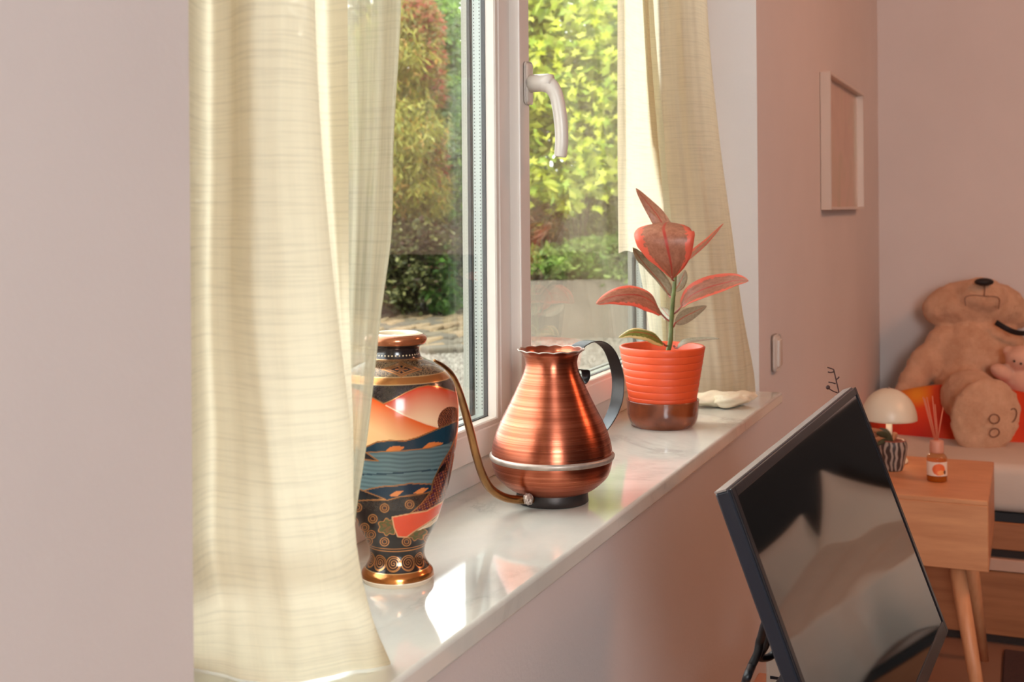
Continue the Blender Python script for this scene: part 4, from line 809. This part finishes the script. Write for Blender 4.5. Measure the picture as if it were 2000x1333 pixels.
# stone paving: each stone its own piece
pav = struct(thing('stone_path', None, None, (6.5, 3.4, GZ-.03), kind='structure'))
STN = [plain('path_stone', srgb(*c), .85, var=.25, scale=12, bump=.5) for c in ((112, 96, 68), (92, 82, 64), (122, 102, 74), (80, 72, 58))]
smesh = []
for k in range(4):
    V, F = boxg((-.088, -.061, 0), (.088, .061, .045), .014, 1); V = np.array(V)+rng.normal(0, .006, (len(V), 3)); o = mk('stone', V, F, STN[k], None, False); smesh.append(o.data); bpy.data.objects.remove(o)
cnt = 0
for i in range(60):
    for j in range(60):
        x = 4.6+i*.195+(j % 2)*.09; y = 2.0+j*.142; a, b2, D = proj((x, y, GZ))
        if 640 < a < 985 and 585 < b2 < 688 and cnt < 290:
            o = bpy.data.objects.new('stone', smesh[random.randrange(4)]); C.objects.link(o); o.parent = pav; o.location = (x-6.5+random.uniform(-.01, .01), y-3.4+random.uniform(-.01, .01), random.uniform(-.006, .004)); o.rotation_euler = (0, 0, random.uniform(-.15, .15)); o.scale = (random.uniform(.9, 1.06), random.uniform(.9, 1.05), 1); cnt += 1
ED = plain('edge_stone', srgb(84, 76, 62), .85, var=.2, scale=10, bump=.5)
for k, (x0, x1, y0) in enumerate(((828, 880, 692), (884, 918, 690))):
    p0 = on(x0, y0, 2, GZ); p1 = on(x1, y0-3, 2, GZ); c0 = (p0+p1)/2; L = np.linalg.norm(p1-p0)/2; ang = math.atan2(p1[1]-p0[1], p1[0]-p0[0])
    V, F = boxg((-L, -.07, 0), (L, .07, .045), .012, 2); V = [(c0[0]+x*math.cos(ang)-y*math.sin(ang), c0[1]+x*math.sin(ang)+y*math.cos(ang), GZ-.01+z) for x, y, z in V]
    mk('edging_stone', V, F, ED, pav, False)
# planter box behind the gravel, right pane
PLB = plain('grey_planter', srgb(122, 112, 100), .7, var=.1, scale=5)
c1 = on(1010, 668, 2, GZ); c2_ = on(1262, 660, 2, GZ); ang = math.atan2(c2_[1]-c1[1], c2_[0]-c1[0]); L = np.linalg.norm(c2_-c1); dr = np.array([math.cos(ang), math.sin(ang), 0]); nr = np.array([-dr[1], dr[0], 0])
if nr@FW < 0: nr = -nr
plb = thing('garden_planter', 'long grey planter box behind the gravel seen through the right pane', 'planter', tuple(c1))
def lb2(name, l0, l1, n0, n1, z0, z1, mat, par, bev=.006):
    V, F = boxg((l0, n0, z0), (l1, n1, z1), bev); return mk(name, [c1+dr*x+nr*y+np.array([0, 0, z]) for x, y, z in V], F, mat, par, False)
ph = .325
lb2('front_wall', 0, L+.6, 0, .03, -.03, ph, PLB, plb); lb2('back_wall', 0, L+.6, .37, .40, -.03, ph, PLB, plb); lb2('end_wall', 0, .03, .03, .37, -.03, ph, PLB, plb); lb2('end_wall', L+.57, L+.6, .03, .37, -.03, ph, PLB, plb); lb2('planting_soil', .03, L+.57, .03, .37, 0, ph-.03, EARTH, plb, 0)
# foliage
def leafmat(name, tr=.45):
    M_ = Mt(name); a = M_.n('VertexColor', layer_name='Col'); M_.set(Roughness=.5); M_.l(a.outputs[0], M_.p.inputs['Base Color']); tl = M_.n('BsdfTranslucent'); M_.l(a.outputs[0], tl.inputs[0])
    ms = M_.n('MixShader', i_0=tr); M_.l(M_.p.outputs[0], ms.inputs[1]); M_.l(tl.outputs[0], ms.inputs[2]); M_.l(ms.outputs[0], M_.out.inputs[0]); return M_.m
LM = leafmat('garden_leaf')
BARK = plain('bark', srgb(84, 62, 46), .9, var=.3, scale=30, bump=.5)
def leaves(P, size, asp, cols, wts, droop=0.0, jit=.15):
    """rhombic folded leaves: 5 verts, 4 tris"""
    N = len(P); d = rng.normal(size=(N, 3)); d[:, 2] = d[:, 2]*.5-droop; d /= np.linalg.norm(d, axis=1)[:, None]
    s0 = np.cross(d, rng.normal(size=(N, 3))); s0 /= np.linalg.norm(s0, axis=1)[:, None]; n0 = np.cross(d, s0)
    L = (size*rng.uniform(.6, 1.3, N))[:, None]; W = L*asp
    V = np.stack([P, P+d*L*.5+s0*W*.5+n0*W*.15, P+d*L, P+d*L*.5-s0*W*.5+n0*W*.15, P+d*L*.55], 1)
    F = np.array([(0, 1, 4), (1, 2, 4), (2, 3, 4), (3, 0, 4)]); FF = (F[None]+5*np.arange(N)[:, None, None]).reshape(-1, 3)
    c = np.array([srgb(*q) for q in cols])[rng.choice(len(cols), N, p=np.array(wts)/sum(wts))]*rng.uniform(1-jit, 1+jit, (N, 1)); c = np.clip(c*.72, 0, 1); c = np.repeat(np.hstack([c, np.ones((N, 1))])[:, None], 5, 1)
    return V.reshape(-1, 3), FF, c.reshape(-1, 4)
def cloud(regs, N, clump=.05):
    """regs: (px,py,D,rx,ry,rd) ellipsoids in picture px / metres deep"""
    w = np.array([r_[3]*r_[4] for r_ in regs], float); w /= w.sum(); out = []
    for r_, q in zip(regs, w):
        n = max(int(N*q), 1); v = rng.normal(size=(n, 3)); v /= np.linalg.norm(v, axis=1)[:, None]; v *= rng.uniform(.35, 1, (n, 1))**.5
        nc = max(n//60, 1); cen = v[rng.integers(0, n, nc)]; v = cen[rng.integers(0, nc, n)]+rng.normal(0, .16, (n, 3)); sc0 = r_[2]/FPX
        out.append(at(r_[0], r_[1], r_[2])+RT*(v[:, :1]*r_[3]*sc0)+UP*(v[:, 1:2]*r_[4]*sc0)+FW*(v[:, 2:]*r_[5]))
    return np.vstack(out)
def shrub(name, label, cat, regs, N, size, asp, cols, wts, droop=0, root=None, grp=None, nb=7, clamp=True):
    P = cloud(regs, N); P[:, 2] = np.maximum(P[:, 2], GZ+.01) if clamp else P[:, 2]
    r0 = root if root is not None else P.mean(0)*np.array([1, 1, 0])+np.array([0, 0, GZ-.03])
    t_ = thing(name, label, cat, tuple(r0), grp); V, F, c = leaves(P, size, asp, cols, wts, droop)
    tag(mk('foliage', V, F, LM, t_, False, col=c), kind='stuff')
    gs = []
    for k in range(nb):
        e = P[rng.integers(0, len(P))]; mid = r0*.45+e*.55; mid[2] = r0[2]+(e[2]-r0[2])*.55; mid[:2] = r0[:2]*.7+e[:2]*.3
        gs.append(tube(smooth_prof([r0+np.append(rng.normal(0, .02, 2), 0), mid, e], 9), np.linspace(.009, .003, 9), 5))
    mk('branches', *join(*gs), BARK, t_); return t_
G1 = 'trees and shrubs in the garden'
shrub('weeping_maple', 'yellow-green weeping maple with red tips seen through the left pane', 'tree', [(800, 110, 8.6, 60, 100, 0.5), (800, 260, 8.4, 70, 90, 0.5), (815, 370, 8.5, 60, 60, 0.45), (760, 330, 8.3, 40, 90, 0.4), (730, 200, 8.5, 60, 160, 0.5)], 34000, 0.068, .15, [(170, 172, 76), (190, 186, 90), (140, 150, 64), (206, 164, 84), (104, 110, 52)], [4, 4, 3, 2, 2], 1.0, grp=G1)
shrub('red_tipped_shrub', 'shrub with coral red young shoots beside the weeping maple', 'shrub', [(830, 60, 8.6, 34, 70, 0.35), (850, 150, 8.55, 22, 60, 0.3), (855, 330, 8.6, 16, 60, 0.3), (812, 30, 8.6, 40, 40, 0.3)], 7000, 0.044, .35, [(190, 100, 84), (170, 122, 80), (140, 136, 70), (206, 120, 100)], [2, 2, 4, 1], .2, grp=G1)
shrub('green_tree', 'tall bright green tree behind the shrubs near the window post', 'tree', [(872, 60, 9.6, 30, 90, 0.6), (880, 200, 9.5, 34, 90, 0.6), (890, 330, 9.4, 40, 110, 0.6), (900, 450, 9.3, 50, 100, 0.6)], 14000, 0.077, .5, [(120, 160, 66), (150, 186, 90), (90, 130, 60), (124, 146, 100)], [3, 2, 3, 2], .2, grp=G1)
shrub('dark_shrub', 'dense dark green small leaved shrub low behind the stone path', 'shrub', [(800, 480, 8.4, 75, 55, 0.5), (790, 545, 8.4, 80, 55, 0.5), (870, 500, 8.7, 45, 75, 0.5), (730, 500, 8.4, 60, 90, 0.5)], 26000, 0.046, .5, [(80, 88, 46), (108, 114, 60), (70, 60, 42), (160, 160, 100), (104, 76, 52)], [4, 3, 2, 2, 1], .1, grp=G1)
shrub('leafy_plant', 'fresh green leafy plant arching over the end of the stone path', 'plant', [(855, 520, 8.3, 26, 50, 0.2), (868, 570, 8.25, 28, 30, 0.2)], 2600, 0.072, .45, [(104, 150, 60), (84, 128, 56), (130, 164, 84)], [3, 3, 1], .5, grp=G1, nb=8)
shrub('yellow_green_tree', 'sunlit yellow-green tree filling the top of the right pane', 'tree', [(1090, 60, 7.2, 90, 95, .7), (1150, 180, 7.4, 90, 80, .7), (1070, 200, 7.1, 70, 90, .6), (1100, 330, 7.3, 100, 90, .7), (1210, 60, 7.6, 70, 110, .7), (1210, 260, 7.6, 70, 130, .7), (1030, 100, 7.2, 50, 120, .6)], 11000, .085, .55, [(170, 190, 50), (196, 208, 70), (130, 160, 50), (214, 220, 100), (100, 128, 50)], [4, 4, 3, 2, 2], .3, grp=G1)
shrub('brown_conifer', 'brownish dry conifer low behind the planter at the window post', 'shrub', [(1055, 440, 7.0, 50, 45, .4), (1030, 500, 7.0, 50, 50, .4)], 6500, .06, .12, [(110, 84, 52), (80, 70, 44), (140, 104, 66), (70, 84, 44)], [3, 3, 2, 2], .3, grp=G1)
shrub('lime_shrub', 'light green shrub growing above the grey planter', 'shrub', [(1075, 515, 6.75, 50, 32, .2), (1130, 505, 6.8, 55, 36, .2), (1190, 510, 6.8, 55, 40, .2), (1240, 500, 6.8, 50, 50, .2)], 9000, .045, .45, [(140, 176, 76), (170, 196, 100), (110, 146, 60)], [3, 3, 2], .1, root=c1+dr*.5+nr*.2+np.array([0, 0, ph-.05]), grp=G1)
shrub('olive_tree', 'soft olive green tree behind the planter at the right of the pane', 'tree', [(1170, 420, 7.9, 100, 90, .5), (1090, 430, 8.1, 80, 80, .5), (1250, 430, 7.9, 80, 110, .5)], 15000, .06, .4, [(150, 160, 70), (120, 136, 60), (176, 184, 90), (90, 104, 50)], [3, 3, 2, 2], .2, grp=G1)
# far green backdrop of tall hedge: a thing with its own leaves
shrub('tall_hedge', 'tall dark hedge closing the garden behind everything else', 'hedge', [(760, 200, 11.1, 150, 260, 0.5), (760, 420, 11.1, 150, 200, 0.5), (1000, 440, 11.1, 200, 130, 0.5), (1250, 430, 11.1, 200, 150, 0.5), (380, 300, 11.4, 250, 420, .5), (850, 480, 10.9, 160, 140, 0.5)], 34000, 0.130, .55, [(56, 74, 38), (84, 104, 50), (44, 56, 32), (104, 120, 60)], [4, 3, 3, 1], .1, grp=G1)
# large single leaves of the sunlit tree
ml = bpy.data.objects['yellow_green_tree']; V = []; 
lobes = 5; ptsl = [(0, 0)]
for k in range(lobes):
    a0 = math.radians(-20+k*55); 
    ptsl += [(math.cos(a0-.35)*.5, math.sin(a0-.35)*.5+.15), (math.cos(a0)*1.0, math.sin(a0)*1.0+.15)]
ptsl += [(math.cos(math.radians(200)+.35)*.5, math.sin(math.radians(200)+.35)*.5+.15)]
cm = [leafmat('maple_leaf_light', .5), leafmat('maple_leaf_mid', .5)]; lmesh = []
for k, c in enumerate(((184, 194, 56), (142, 168, 54), (204, 206, 88))):
    sV = [(x*.033, y*.033, .007*(abs(x)-.5)) for x, y in ptsl]; n = len(sV); sV.append((0, .011, 0)); o = mk('leaf', sV, [[n, i, (i+1) % n] for i in range(n)], cm[0], None, False, col=[(*srgb(*c), 1)]*(n+1)); lmesh.append(o.data); bpy.data.objects.remove(o)
org = ORG[ml.name]
for k in range(240):
    p = at(random.uniform(1035, 1215), random.choice([random.uniform(0, 330), random.uniform(0, 420)]), random.uniform(6.1, 6.6)); o = bpy.data.objects.new('leaf', lmesh[k % 3]); C.objects.link(o); o.parent = ml; o.location = tuple(p-org)
    o.rotation_euler = (random.uniform(.2, 2.6), random.uniform(-.8, .8), random.uniform(0, 6.3)); s0 = random.uniform(.6, 1.25); o.scale = (s0, s0, s0)
